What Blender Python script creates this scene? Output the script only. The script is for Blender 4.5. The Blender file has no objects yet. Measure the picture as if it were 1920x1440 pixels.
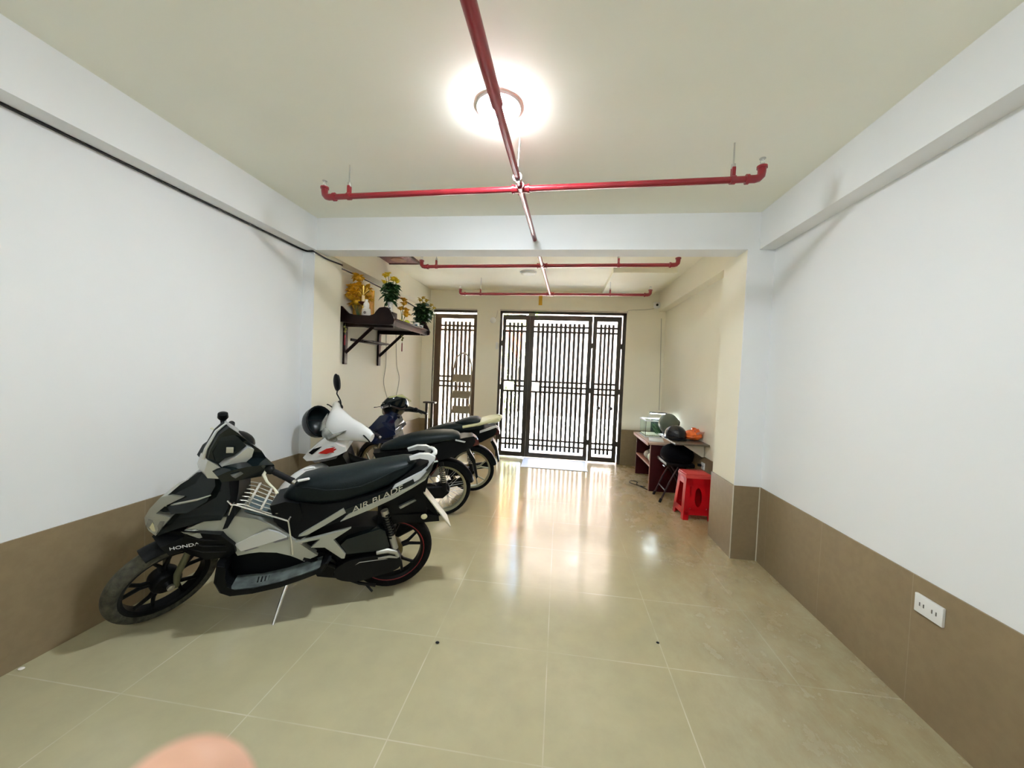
import bpy, bmesh, math, random
from mathutils import Vector, Matrix, Euler
random.seed(7)
C = bpy.context.scene.collection
sc = bpy.context.scene
PI = math.pi
R_ = math.radians

# ---------------------------------------------------------------- camera
cam_d = bpy.data.cameras.new('camera'); cam = bpy.data.objects.new('camera', cam_d); C.objects.link(cam)
cam_d.sensor_width = 36.0; cam_d.lens = 698.7 / 1920 * 36.0
cam_d.clip_start = 0.005; cam_d.clip_end = 200
CR = Vector((0.9910613, 0.1271350, 0.0404247)); CU = Vector((-0.0439529, 0.0250686, 0.9987190)); CF = Vector((-0.1259587, 0.9915686, -0.0304325))
m = Matrix((CR, CU, -CF)).transposed().to_4x4(); m.translation = (0, 0, 1.45)
cam.matrix_world = m
cam_d.dof.use_dof = True; cam_d.dof.focus_distance = 3.5; cam_d.dof.aperture_fstop = 9.0
sc.camera = cam

# ---------------------------------------------------------------- light and exposure
sc.view_settings.view_transform = 'Standard'; sc.view_settings.look = 'None'
sc.view_settings.gamma = 1; sc.view_settings.use_curve_mapping = False
sc.view_settings.exposure = 0.67
sc.cycles.use_denoising = True
sc.cycles.max_bounces = 12; sc.cycles.diffuse_bounces = 6; sc.cycles.glossy_bounces = 4
sc.cycles.sample_clamp_indirect = 8
w = bpy.data.worlds.new('sky'); sc.world = w; w.use_nodes = True
wn = w.node_tree.nodes; wl = w.node_tree.links
sky = wn.new('ShaderNodeTexSky'); sky.sky_type = 'NISHITA'; sky.sun_disc = False
sky.sun_elevation = R_(52); sky.sun_rotation = R_(160); sky.air_density = 1.4; sky.dust_density = 3
wl.new(sky.outputs[0], wn['Background'].inputs[0]); wn['Background'].inputs[1].default_value = SKY_STRENGTH = 9.0
sun_d = bpy.data.lights.new('sun', 'SUN'); sun_d.energy = 500.0; sun_d.angle = R_(1.0); sun_d.color = (1, .95, .86)
sun = bpy.data.objects.new('sun', sun_d); C.objects.link(sun)
sun.rotation_euler = Vector((0.10, 0.42, -1.25)).to_track_quat('-Z', 'Y').to_euler()   # over the house onto the street and the far facade

def point_fill(name, x, y, z, power, size, col):
    l = bpy.data.lights.new(name, 'POINT'); l.shadow_soft_size = size; l.energy = power; l.color = col
    o = bpy.data.objects.new(name, l); C.objects.link(o); o.location = (x, y, z); return o
point_fill('unseen_fill_light', -0.37, -1.35, 2.70, 38, 0.09, (0.85, 0.93, 1.0))   # unseen fill lamp, added behind the camera to brighten the front bay

# ---------------------------------------------------------------- room measures
XL, XR = -2.424, 1.656
YB, Y0 = 6.30, -2.6
ZC, ZB = 2.808, 2.514
YP0, YP1 = 3.233, 3.675
ZT = 0.603

# ---------------------------------------------------------------- materials
MATS = {}
def mat(name, col, rough=.6, metal=0, spec=.5, emit=0, ecol=None, noise=0, nscale=8, bump=0, bscale=60, trans=0, ior=1.45, coat=0, alpha=1):
    if name in MATS: return MATS[name]
    M = bpy.data.materials.new(name); M.use_nodes = True
    n = M.node_tree.nodes; l = M.node_tree.links; b = n['Principled BSDF']
    b.inputs['Base Color'].default_value = (*col, 1); b.inputs['Roughness'].default_value = rough
    b.inputs['Metallic'].default_value = metal; b.inputs['Specular IOR Level'].default_value = spec
    b.inputs['Transmission Weight'].default_value = trans; b.inputs['IOR'].default_value = ior
    b.inputs['Coat Weight'].default_value = coat; b.inputs['Alpha'].default_value = alpha
    if emit:
        b.inputs['Emission Color'].default_value = (*(ecol or col), 1); b.inputs['Emission Strength'].default_value = emit
    tc = n.new('ShaderNodeTexCoord')
    if noise:
        nt = n.new('ShaderNodeTexNoise'); nt.inputs['Scale'].default_value = nscale; nt.inputs['Detail'].default_value = 6
        l.new(tc.outputs['Object'], nt.inputs['Vector'])
        r = n.new('ShaderNodeValToRGB'); l.new(nt.outputs[0], r.inputs[0])
        r.color_ramp.elements[0].position = .3; r.color_ramp.elements[1].position = .7
        r.color_ramp.elements[0].color = (*[max(0, c * (1 - noise)) for c in col], 1)
        r.color_ramp.elements[1].color = (*[min(1, c * (1 + noise)) for c in col], 1)
        l.new(r.outputs[0], b.inputs['Base Color'])
    if bump:
        nb = n.new('ShaderNodeTexNoise'); nb.inputs['Scale'].default_value = bscale; nb.inputs['Detail'].default_value = 4
        l.new(tc.outputs['Object'], nb.inputs['Vector'])
        bp = n.new('ShaderNodeBump'); bp.inputs['Strength'].default_value = bump; bp.inputs['Distance'].default_value = .01
        l.new(nb.outputs[0], bp.inputs['Height']); l.new(bp.outputs[0], b.inputs['Normal'])
    MATS[name] = M; return M

class N:   # tiny node-graph writer
    def __init__(s, M): s.t = M.node_tree; s.n = s.t.nodes; s.l = s.t.links; s.b = s.n['Principled BSDF']
    def add(s, typ, **kw):
        o = s.n.new(typ)
        for k, v in kw.items():
            if k.startswith('i_'):
                key = k[2:]; key = int(key) if key.isdigit() else key.replace('_', ' ')
                if hasattr(v, 'links') or isinstance(v, bpy.types.NodeSocket): s.l.new(v, o.inputs[key])
                else: o.inputs[key].default_value = v
            else: setattr(o, k, v)
        return o
    def math(s, op, a, b=0, clamp=False):
        o = s.n.new('ShaderNodeMath'); o.operation = op; o.use_clamp = clamp
        for i, v in enumerate((a, b)):
            if isinstance(v, bpy.types.NodeSocket): s.l.new(v, o.inputs[i])
            else: o.inputs[i].default_value = v
        return o.outputs[0]
    def mix(s, f, a, b):
        o = s.n.new('ShaderNodeMix'); o.data_type = 'RGBA'
        for k, v in ((0, f), (6, a), (7, b)):
            if isinstance(v, bpy.types.NodeSocket): s.l.new(v, o.inputs[k])
            else: o.inputs[k].default_value = v if k == 0 else (*v, 1)
        return o.outputs[2]
    def noise(s, vec, scale, detail=5, rough=.55):
        o = s.n.new('ShaderNodeTexNoise'); s.l.new(vec, o.inputs['Vector'])
        o.inputs['Scale'].default_value = scale; o.inputs['Detail'].default_value = detail; o.inputs['Roughness'].default_value = rough
        return o.outputs[0]
    def ramp(s, f, p0, p1):
        o = s.n.new('ShaderNodeMapRange'); s.l.new(f, o.inputs[0]); o.inputs[1].default_value = p0; o.inputs[2].default_value = p1
        return o.outputs[0]

def floor_material():
    M = bpy.data.materials.new('floor_tile'); M.use_nodes = True; g = N(M)
    pos = g.n.new('ShaderNodeNewGeometry').outputs['Position']
    sx = g.add('ShaderNodeSeparateXYZ', i_0=pos)
    def grid(v, off, step):
        a = g.math('MODULO', g.math('ADD', g.math('DIVIDE', g.math('SUBTRACT', v, off), step), 60.0), 1.0)
        d = g.math('MULTIPLY', g.math('MINIMUM', a, g.math('SUBTRACT', 1.0, a)), step)
        return g.math('SUBTRACT', 1.0, g.ramp(d, .0012, .0035)) if False else g.math('LESS_THAN', d, .0026)
    wob = g.noise(pos, 3, 3)
    gx = grid(sx.outputs[0], 0.0, .605); gy = grid(sx.outputs[1], 1.345, .575)
    line = g.math('MAXIMUM', gx, gy)
    worn = g.ramp(g.noise(pos, 2.2, 4), .42, .62)
    line = g.math('MULTIPLY', line, g.math('ADD', g.math('MULTIPLY', worn, .55), .08))
    big = g.ramp(g.noise(pos, .9, 5), .35, .68); mid = g.ramp(g.noise(pos, 6, 8, .65), .4, .66)
    base = g.mix(big, (.42, .38, .235), (.48, .44, .285))
    base = g.mix(g.math('MULTIPLY', mid, .35), base, (.36, .33, .22))
    # worn brown dirt in the lane along the right wall and in the rear bay
    dx = g.ramp(sx.outputs[0], .45, 1.1); dy = g.ramp(sx.outputs[1], 1.9, 3.8)
    lane = g.math('MULTIPLY', g.math('MAXIMUM', g.math('MULTIPLY', dx, dy), g.math('MULTIPLY', dx, .5)), g.ramp(g.noise(g.add('ShaderNodeMapping', i_0=pos, i_3=(1.6, .8, 1)).outputs[0], 3.3, 8, .75), .36, .62))
    base = g.mix(g.math('MULTIPLY', lane, .85), base, (.22, .135, .05))
    back = g.math('MULTIPLY', g.ramp(sx.outputs[1], 2.2, 4.6), .55)
    base = g.mix(back, base, (.50, .35, .15))
    scf = g.math('MULTIPLY', g.ramp(g.noise(pos, 14, 9, .8), .70, .78), g.ramp(g.noise(pos, 1.7, 2), .52, .6))
    base = g.mix(g.math('MULTIPLY', scf, .5), base, (.66, .64, .52))
    col = g.mix(line, base, (.64, .60, .46))
    g.l.new(col, g.b.inputs['Base Color'])
    rg = g.math('ADD', g.math('MULTIPLY', mid, .10), g.math('ADD', .13, g.math('MULTIPLY', lane, .25)))
    g.l.new(rg, g.b.inputs['Roughness']); g.b.inputs['Specular IOR Level'].default_value = .5
    bp = g.add('ShaderNodeBump', i_Strength=.12, i_Distance=.004, i_Height=g.noise(pos, 5, 3)); g.l.new(bp.outputs[0], g.b.inputs['Normal'])
    return M

def wainscot_material():
    M = bpy.data.materials.new('wainscot_tile'); M.use_nodes = True; g = N(M)
    pos = g.n.new('ShaderNodeNewGeometry').outputs['Position']
    a = g.ramp(g.noise(pos, 1.3, 6), .35, .65); b = g.ramp(g.noise(pos, 22, 5), .4, .6)
    base = g.mix(a, (.235, .175, .10), (.29, .22, .13)); base = g.mix(g.math('MULTIPLY', b, .25), base, (.19, .14, .08))
    sy = g.add('ShaderNodeSeparateXYZ', i_0=pos).outputs
    am = g.math('MODULO', g.math('ADD', g.math('DIVIDE', g.math('SUBTRACT', sy[1], 1.905), .6), 60.), 1.)
    ln = g.math('LESS_THAN', am, .006)
    base = g.mix(g.math('MULTIPLY', ln, .22), base, (.5, .45, .36))
    g.l.new(base, g.b.inputs['Base Color']); g.b.inputs['Roughness'].default_value = .38; g.b.inputs['Specular IOR Level'].default_value = .35
    return M

def plaster(name, col, v=.025):
    M = bpy.data.materials.new(name); M.use_nodes = True; g = N(M)
    pos = g.n.new('ShaderNodeNewGeometry').outputs['Position']
    a = g.ramp(g.noise(pos, .8, 4), .3, .7)
    g.l.new(g.mix(a, tuple(c * (1 - v) for c in col), tuple(min(1, c * (1 + v)) for c in col)), g.b.inputs['Base Color'])
    g.b.inputs['Roughness'].default_value = .75; g.b.inputs['Specular IOR Level'].default_value = .25
    bp = g.add('ShaderNodeBump', i_Strength=.08, i_Distance=.003, i_Height=g.noise(pos, 40, 4)); g.l.new(bp.outputs[0], g.b.inputs['Normal'])
    return M
m_floor = floor_material(); m_wain = wainscot_material()
m_wall = plaster('white_wall_paint', (.82, .83, .835)); m_cream = plaster('cream_wall_paint', (.87, .83, .69))
m_ceil = plaster('ceiling_paint', (.92, .92, .82)); m_ceil2 = plaster('rear_ceiling_paint', (.88, .84, .69))

# ---------------------------------------------------------------- mesh helpers
def vmul(a, s): return [c * s for c in a]
def box(bm, x0, x1, y0, y1, z0, z1, M=None, bev=0):
    vs = [bm.verts.new(p) for p in ((x0,y0,z0),(x1,y0,z0),(x1,y1,z0),(x0,y1,z0),(x0,y0,z1),(x1,y0,z1),(x1,y1,z1),(x0,y1,z1))]
    fs = [bm.faces.new([vs[i] for i in f]) for f in ((0,3,2,1),(4,5,6,7),(0,1,5,4),(1,2,6,5),(2,3,7,6),(3,0,4,7))]
    if bev:
        es = list({e for f in fs for e in f.edges}); r = bmesh.ops.bevel(bm, geom=es, offset=bev, segments=2, affect='EDGES', profile=.6)
        vs = list({v for f in r['faces'] for v in f.verts} | {v for v in vs if v.is_valid})
    if M is not None: bmesh.ops.transform(bm, matrix=M, verts=[v for v in vs if v.is_valid])
    return vs
def frame_at(d, up=(0, 0, 1)):
    d = Vector(d).normalized(); u = Vector(up)
    if abs(d.dot(u)) > .98: u = Vector((1, 0, 0))
    a = d.cross(u).normalized(); return a, a.cross(d).normalized()
def tube(bm, pts, r, n=8, closed=False, ry=None, caps=True):
    pts = [Vector(p) for p in pts]; k = len(pts); rings = []
    rr = r if isinstance(r, (list, tuple)) else [r] * k
    a = None
    for i, p in enumerate(pts):
        if closed: d = pts[(i + 1) % k] - pts[i - 1]
        else: d = pts[min(i + 1, k - 1)] - pts[max(i - 1, 0)]
        d.normalize()
        if a is None: a, b = frame_at(d)
        else:
            a = (a - d * a.dot(d)).normalized()
        b = a.cross(d).normalized()
        q = ry if ry else 1
        rings.append([bm.verts.new(p + a * math.cos(t) * rr[i] + b * math.sin(t) * rr[i] * q) for t in [2 * PI * j / n for j in range(n)]])
    for i in range(k if closed else k - 1):
        A, B = rings[i], rings[(i + 1) % k]
        for j in range(n): bm.faces.new((A[j], A[(j + 1) % n], B[(j + 1) % n], B[j]))
    if caps and not closed:
        bm.faces.new(rings[0][::-1]); bm.faces.new(rings[-1])
def cyl(bm, p0, p1, r0, r1=None, n=16): tube(bm, [p0, p1], [r0, r0 if r1 is None else r1], n)
def lathe(bm, prof, c=(0, 0, 0), axis='Z', n=24):
    """prof: list of (r, h) along axis"""
    rings = []
    for r, h in prof:
        ring = []
        for j in range(n):
            t = 2 * PI * j / n; u, v = max(r, 1e-4) * math.cos(t), max(r, 1e-4) * math.sin(t)
            p = {'Z': (u, v, h), 'Y': (u, h, v), 'X': (h, u, v)}[axis]
            ring.append(bm.verts.new((p[0] + c[0], p[1] + c[1], p[2] + c[2])))
        rings.append(ring)
    for A, B in zip(rings, rings[1:]):
        for j in range(n): bm.faces.new((A[j], A[(j + 1) % n], B[(j + 1) % n], B[j]))
    bm.faces.new(rings[0][::-1]); bm.faces.new(rings[-1])
def ball(bm, c, r, M=None, u=16, v=10):
    r = r if isinstance(r, (list, tuple)) else (r, r, r)
    mm = Matrix.Translation(c) @ (M or Matrix()) @ Matrix.Diagonal((*r, 1))
    bmesh.ops.create_uvsphere(bm, u_segments=u, v_segments=v, radius=1, matrix=mm)
def loft(bm, rings, cap=True):
    R = [[bm.verts.new(p) for p in r] for r in rings]; n = len(R[0])
    for A, B in zip(R, R[1:]):
        for j in range(n): bm.faces.new((A[j], A[(j + 1) % n], B[(j + 1) % n], B[j]))
    if cap: bm.faces.new(R[0][::-1]); bm.faces.new(R[-1])
def sup(x, zc, hw, hh, n=18, e=2.6, yc=0):
    """superellipse section in a plane of constant x"""
    out = []
    for j in range(n):
        t = 2 * PI * j / n; c, s = math.cos(t), math.sin(t)
        out.append((x, yc + hw * math.copysign(abs(c) ** (2 / e), c), zc + hh * math.copysign(abs(s) ** (2 / e), s)))
    return out
def resample(pts, step=.03):
    """Catmull-Rom closed outline for rounder panels; pts carry (x, z, w)"""
    n = len(pts); out = []
    for i in range(n):
        p0, p1, p2, p3 = (Vector(pts[(i + k - 1) % n]) for k in range(4))
        m = 3
        for j in range(m):
            t = j / m
            q = .5 * ((2 * p1) + (-p0 + p2) * t + (2 * p0 - 5 * p1 + 4 * p2 - p3) * t * t + (-p0 + 3 * p1 - 3 * p2 + p3) * t ** 3)
            out.append(tuple(q))
    return out
def slab(bm, pts, w=.1, rnd=.012, smooth=False, yc=0, both=True, thick=None):
    """side-view outline (x, z[, halfwidth]) closed across the width; thick -> only two thin side shells"""
    P = [(p[0], p[1], p[2] if len(p) > 2 else w) for p in pts]
    if smooth: P = resample(P)
    if sum(P[i][0] * P[(i + 1) % len(P)][1] - P[(i + 1) % len(P)][0] * P[i][1] for i in range(len(P))) < 0: P = P[::-1]
    def one(sgn, a, b):
        # faces at y = sgn*a(outer) and sgn*b(inner)
        O = [bm.verts.new((p[0], yc + sgn * a(p), p[1])) for p in P]
        I = [bm.verts.new((p[0], yc + sgn * b(p), p[1])) for p in P]
        k = len(P)
        fo = bm.faces.new(O if sgn < 0 else O[::-1]); fi = bm.faces.new(I[::-1] if sgn < 0 else I)
        for i in range(k):
            q = (O[i], I[i], I[(i + 1) % k], O[(i + 1) % k]); bm.faces.new(q if sgn < 0 else q[::-1])
        return fo, fi
    if thick:
        fs = []
        for s in ((-1, 1) if both else (1,)):
            fs.append(one(s, lambda p: p[2], lambda p: p[2] - thick)[0])
    else:
        fs = list(one(1, lambda p: p[2], lambda p: -p[2]))
    if rnd:
        bmesh.ops.inset_individual(bm, faces=fs, thickness=rnd * .9, depth=0, use_even_offset=True)
        for f in fs:
            s = 1 if f.calc_center_median().y > yc else -1
            for v in f.verts: v.co.y += s * rnd * .7
    return fs
def rot_about(angle, axis, point):
    return Matrix.Translation(point) @ Matrix.Rotation(angle, 4, axis) @ Matrix.Translation(-Vector(point))
PAIRS = {'wing_edge', 'cowl_fins', 'front_indicator', 'fork', 'mirror_mount', 'wing_lamp', 'mudguard_reflector', 'rear_indicator', 'seat_piping', 'swing_arm', 'foot_peg', 'painted_highlight', 'side_trim', 'side_stripe', 'lettering_band', 'lower_side_trim', 'seat_buckle', 'tunnel_decal', 'footboard_mat', 'mat_ribs', 'pillion_peg_hanger', 'headlamp_wing', 'red_decal', 'grey_decal', 'grey_lower_panel', 'grab_rail', 'aprons', 'footboard', 'centre_stand'}
def islands(bm):
    seen = set(); out = []
    for v in bm.verts:
        if v in seen: continue
        st = [v]; seen.add(v); isl = []
        while st:
            q = st.pop(); isl.append(q)
            for e in q.link_edges:
                o = e.other_vert(q)
                if o not in seen: seen.add(o); st.append(o)
        out.append(isl)
    return out
def obj(name, bm, material, parent=None, smooth=True, M=None, ang=40, subd=0):
    if name in PAIRS:          # left and right pieces become objects of their own
        L = [i for i in islands(bm) if sum(v.co.y for v in i) > 0]
        Rr = [v for i in islands(bm) if sum(v.co.y for v in i) <= 0 for v in i]
        if L and Rr:
            b2 = bm.copy(); b2.verts.ensure_lookup_table(); bm.verts.ensure_lookup_table(); bm.verts.index_update()
            ri = {v.index for v in Rr}
            bmesh.ops.delete(b2, geom=[v for i, v in enumerate(b2.verts) if i in ri], context='VERTS')
            bmesh.ops.delete(bm, geom=[v for v in bm.verts if v.index not in ri], context='VERTS')
            mesh_obj(name, b2, material, parent, smooth, M, ang, subd)
    return mesh_obj(name, bm, material, parent, smooth, M, ang, subd)
def mesh_obj(name, bm, material, parent=None, smooth=True, M=None, ang=40, subd=0):
    if M is not None: bmesh.ops.transform(bm, matrix=M, verts=bm.verts[:])
    bmesh.ops.recalc_face_normals(bm, faces=bm.faces[:])
    me = bpy.data.meshes.new(name); bm.to_mesh(me); bm.free()
    me.materials.append(material)
    o = bpy.data.objects.new(name, me); C.objects.link(o)
    if parent: o.parent = parent
    if smooth:
        me.polygons.foreach_set('use_smooth', [True] * len(me.polygons))
        me.set_sharp_from_angle(angle=R_(ang))
    if subd:
        md = o.modifiers.new('sub', 'SUBSURF'); md.levels = md.render_levels = subd
    return o
def nb(): return bmesh.new()
def tag(o, label=None, cat=None, group=None, kind=None):
    if label: o['label'] = label
    if cat: o['category'] = cat
    if group: o['group'] = group
    if kind: o['kind'] = kind
    return o
def thing(name, label, cat, loc=(0, 0, 0), rot=(0, 0, 0), group=None, scale=1):
    o = bpy.data.objects.new(name, None); C.objects.link(o); o.location = loc; o.rotation_euler = rot; o.scale = (scale,) * 3
    o.empty_display_size = .1
    return tag(o, label, cat, group)
def struct(name, bm, m, parent=None, smooth=False):
    o = obj(name, bm, m, parent, smooth=smooth)
    if not parent: o['kind'] = 'structure'
    return o
def part(name, fn, m, parent, M=None, label=None, **kw):
    b = nb(); fn(b); o = obj(name, b, m, parent, M=M, **kw)
    if label: o['label'] = label
    return o
def bx(name, m, parent, x0, x1, y0, y1, z0, z1, M=None, bev=.004, label=None):
    b = nb(); box(b, x0, x1, y0, y1, z0, z1, bev=bev); o = obj(name, b, m, parent, M=M)
    if label: o['label'] = label
    return o
def text_mesh(name, body, size, m, parent, M, depth=.0008, shear=0, width=1):
    c = bpy.data.curves.new(name, 'FONT'); c.body = body; c.size = size; c.extrude = depth; c.align_x = 'CENTER'; c.align_y = 'CENTER'; c.shear = shear
    t = bpy.data.objects.new(name, c); C.objects.link(t); dg = bpy.context.evaluated_depsgraph_get(); dg.update()
    me = bpy.data.meshes.new_from_object(t.evaluated_get(dg)); bpy.data.objects.remove(t)
    me.transform(M @ Matrix.Diagonal((width, 1, 1, 1))); me.materials.clear(); me.materials.append(m); me.name = name
    o = bpy.data.objects.new(name, me); C.objects.link(o)
    if parent: o.parent = parent
    return o

# ================================================================ the room
def sbox(name, m, *a, parent=None):
    b = nb(); box(b, *a); return struct(name, b, m, parent)
T = .2
sbox('floor', m_floor, XL - T, XR + T, Y0 - T, YB + T, -.15, 0)
sbox('ceiling', m_ceil, XL - T, XR + T, Y0 - T, YP0 + .1, ZC, ZC + .2)
sbox('ceiling_rear', m_ceil2, XL - T, XR + T, YP0 + .1, YB + T, ZC + .03, ZC + .25)
sbox('wall_left', m_wall, XL - T, XL, Y0 - T, 3.45, 0, ZC + .1)
sbox('wall_left_rear', m_cream, XL - T, XL, 3.45, YB + T, 0, ZC + .2)
sbox('wall_right', m_wall, XR, XR + T, Y0 - T, 3.45, 0, ZC + .1)
sbox('wall_right_rear', m_cream, XR, XR + T, 3.45, YB + T, 0, ZC + .2)
sbox('wall_behind_camera', m_wall, XL, XR, Y0 - T, Y0, 0, ZC + .1)
# gate wall, pierced by the left grille and the three-leaf gate
b = nb()
WX0, WX1, GX0, GX1, GZ = -2.225, -1.45, -1.05, 1.045, 2.495
for a in ((XL, WX0, 0, ZC + .2), (WX1, GX0, 0, ZC + .2), (GX1, XR, 0, ZC + .2), (WX0, WX1, GZ, ZC + .2), (GX0, GX1, GZ, ZC + .2), (WX0, WX1, 0, .12)):
    box(b, a[0], a[1], YB, YB + T, a[2], a[3])
struct('wall_gate_side', b, m_cream)
# tile dados
E = .008
def dado(name, *a): sbox(name, m_wain, *a)
dado('baseboard_left', XL, XL + E, Y0, YP0, 0, ZT); dado('baseboard_right', XR - E, XR, Y0, YP0, 0, ZT)
dado('baseboard_left_rear', XL, XL + E, YP1, YB, 0, ZT - .01); dado('baseboard_right_rear', XR - E, XR, YP1, YB, 0, ZT - .01)
b = nb()
for a in ((XL + E, WX0), (WX1, GX0), (GX1, XR - E)): box(b, a[0], a[1], YB - E, YB, 0, ZT - .015)
struct('baseboard_gate_side', b, m_wain)
# beams under the ceiling
BL, BR = -2.291, 1.539
sbox('trim_1', m_wall, XL, BL, Y0, YP0, ZB, ZC)
sbox('trim_2', m_wall, BR, XR, Y0, YP0, ZB, ZC)
sbox('trim_3', m_wall, XL, XR, YP0, YP0 + .19, ZB, ZC + .03)
sbox('trim_4', m_cream, XL, BL, YP0 + .19, YB, ZB + .02, ZC + .03)
sbox('trim_5', m_cream, BR, XR, YP0 + .19, YB, ZB + .02, ZC + .03)
# pillars
def pillar(n, x0, x1, inner):
    p = sbox('trim_%d' % n, m_wall, x0, x1, YP0, YP0 + .012, 0, ZB)
    p2 = sbox('trim_%d' % (n + 1), m_cream, x0, x1, YP0 + .012, YP1, 0, ZB + .02)
    b = nb()
    box(b, x0, x1 if inner > 0 else x1, YP0 - E, YP0, 0, ZT)
    if inner > 0: box(b, x1, x1 + E, YP0 - E, YP1 + E, 0, ZT)
    else: box(b, x0 - E, x0, YP0 - E, YP1 + E, 0, ZT)
    struct('baseboard_pillar_' + ('left' if inner > 0 else 'right'), b, m_wain)
pillar(6, XL, -2.313, 1); pillar(8, 1.456, XR, -1)
m_grout = mat('grout_corner', (.62, .58, .47), .7)
b = nb()
box(b, 1.456 - E - .004, 1.456 - E + .002, YP0 - E - .003, YP0 - E + .003, 0, ZT); box(b, XR - E - .006, XR - E + .0, YP0 - E - .004, YP0 - E, 0, ZT)
struct('trim_10', b, m_grout)

# ================================================================ ceiling lamps and pipes
m_white = mat('white_plastic', (.8, .8, .78), .4); m_lampglow = mat('lit_diffuser', (1, 1, 1), .5, emit=285, ecol=(.85, .93, 1))
m_lampoff = mat('unlit_diffuser', (.62, .6, .5), .4)
def ceiling_lamp(label, x, y, z, glow):
    t = thing('ceiling_lamp', label, 'lamp', (x, y, z))
    part('rim', lambda b: lathe(b, [(.100, 0), (.115, 0), (.115, -.008), (.112, -.012), (.102, -.012), (.100, -.008)], n=40), m_white, t)
    part('diffuser', lambda b: lathe(b, [(.101, -.005), (.103, -.017), (.092, -.027), (.06, -.032), (.02, -.034)], n=40), glow, t)
ceiling_lamp('glowing round ceiling lamp above the crossing red pipe', -.37, 1.92, ZC, m_lampglow)
ceiling_lamp('unlit round ceiling lamp near the second branch pipe', -.49, 5.14, ZC + .03, m_lampoff)

m_red = mat('red_pipe_paint', (.24, .012, .020), .32, spec=.5, noise=.1, coat=.3)
m_steel = mat('zinc_steel', (.55, .55, .52), .35, metal=1); m_dkst = mat('dull_steel', (.18, .17, .16), .5, metal=.6)
pipe = thing('sprinkler_pipe', 'red sprinkler pipe run with three branches under the ceiling', 'pipe', (-.3, 2.35, 2.6))
PO = Vector((-.3, 2.35, 2.6))
def pipepart(name, fn, m, label=None): return part(name, fn, m, pipe, M=Matrix.Translation(-PO), label=label)
mainx = lambda y: -.335 + (y - 1.16) * .034
pipepart('main_pipe', lambda b: (cyl(b, (mainx(-2.5), -2.5, 2.63), (mainx(1.62), 1.62, 2.605), .026, n=20), cyl(b, (mainx(1.6), 1.6, 2.605), (mainx(5.48), 5.48, 2.6), .019, n=20)), m_red)
def branch(y0, x0, y1, x1, z, rod, r=.0185):
    """branch from (x0,y0) to (x1,y1)"""
    A, B = Vector((x0, y0, z)), Vector((x1, y1, z)); d = (B - A).normalized()
    pipepart('branch_pipe', lambda b: cyl(b, A, B, r, n=18), m_red)
    cx = A.lerp(B, (mainx(y0) - x0) / (x1 - x0))
    pipepart('cross_fitting', lambda b: (cyl(b, cx - d * .05, cx + d * .05, r * 1.3, n=18), cyl(b, cx - Vector((0, .05, 0)), cx + Vector((0, .05, 0)), r * 1.3, n=18), cyl(b, cx - d * .055, cx - d * .042, r * 1.5, n=18), cyl(b, cx + d * .042, cx + d * .055, r * 1.5, n=18)), m_red)
    for P, s in ((A, -1), (B, 1)):
        def elbow(b, P=P, s=s):
            pts = [P - d * s * .05, P - d * s * .01, P + d * s * .008 + Vector((0, 0, .004)), P + d * s * .022 + Vector((0, 0, .018)), P + d * s * .025 + Vector((0, 0, .04)), P + d * s * .025 + Vector((0, 0, .07))]
            tube(b, pts, r * 1.18, 14); cyl(b, pts[0] - d * s * .008, pts[0] + d * s * .008, r * 1.5, n=14); cyl(b, pts[-1] - Vector((0, 0, .012)), pts[-1], r * 1.5, n=14)
        pipepart('elbow', elbow, m_red)
        q = P + d * s * .025
        def head(b, q=q):
            z0 = q.z + .07
            lathe(b, [(.012, z0), (.012, z0 + .012), (.007, z0 + .016)], (q.x, q.y, 0), n=12)
            for k in (-1, 1): tube(b, [(q.x + k * .008, q.y, z0 + .012), (q.x + k * .012, q.y, z0 + .025), (q.x, q.y, z0 + .04)], .0022, 6)
            lathe(b, [(.017, z0 + .04), (.017, z0 + .043), (.003, z0 + .045)], (q.x, q.y, 0), n=12)
        pipepart('sprinkler_head', head, m_steel)
    for rx in rod:
        q = A.lerp(B, (rx - x0) / (x1 - x0))
        pipepart('hanger_clamp', lambda b, q=q: (lathe(b, [(r * 1.3, -.013), (r * 1.3, .013)], q, 'X', 18), box(b, q.x - .009, q.x + .009, q.y - .014, q.y + .014, q.z + r, q.z + r + .05)), m_dkst if abs(rx) > .4 and False else m_red)
        pipepart('hanger_rod', lambda b, q=q: (cyl(b, (q.x, q.y, q.z + r + .03), (q.x, q.y, ZC + (0 if q.y < 3.3 else .03)), .0045, n=8), cyl(b, (q.x, q.y, q.z + r + .045), (q.x, q.y, q.z + r + .07), .012, n=10)), m_steel)
branch(2.405, -1.63, 2.295, 1.055, 2.6, (-1.47, .93))
branch(4.06, -1.57, 3.96, 1.105, 2.6, (-1.42, .55))
branch(5.48, -1.51, 5.38, 1.165, 2.6, (-1.22, .65))
pipepart('hanger_rod', lambda b: (cyl(b, (mainx(2.22), 2.22, 2.63), (mainx(2.22) + .01, 2.18, ZC), .0045, n=8), lathe(b, [(.027, -.012), (.027, .012)], (mainx(2.22), 2.22, 2.603), 'Y', 18), cyl(b, (mainx(2.22), 2.22, 2.63), (mainx(2.22), 2.22, 2.66), .011, n=10)), m_steel)

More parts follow.
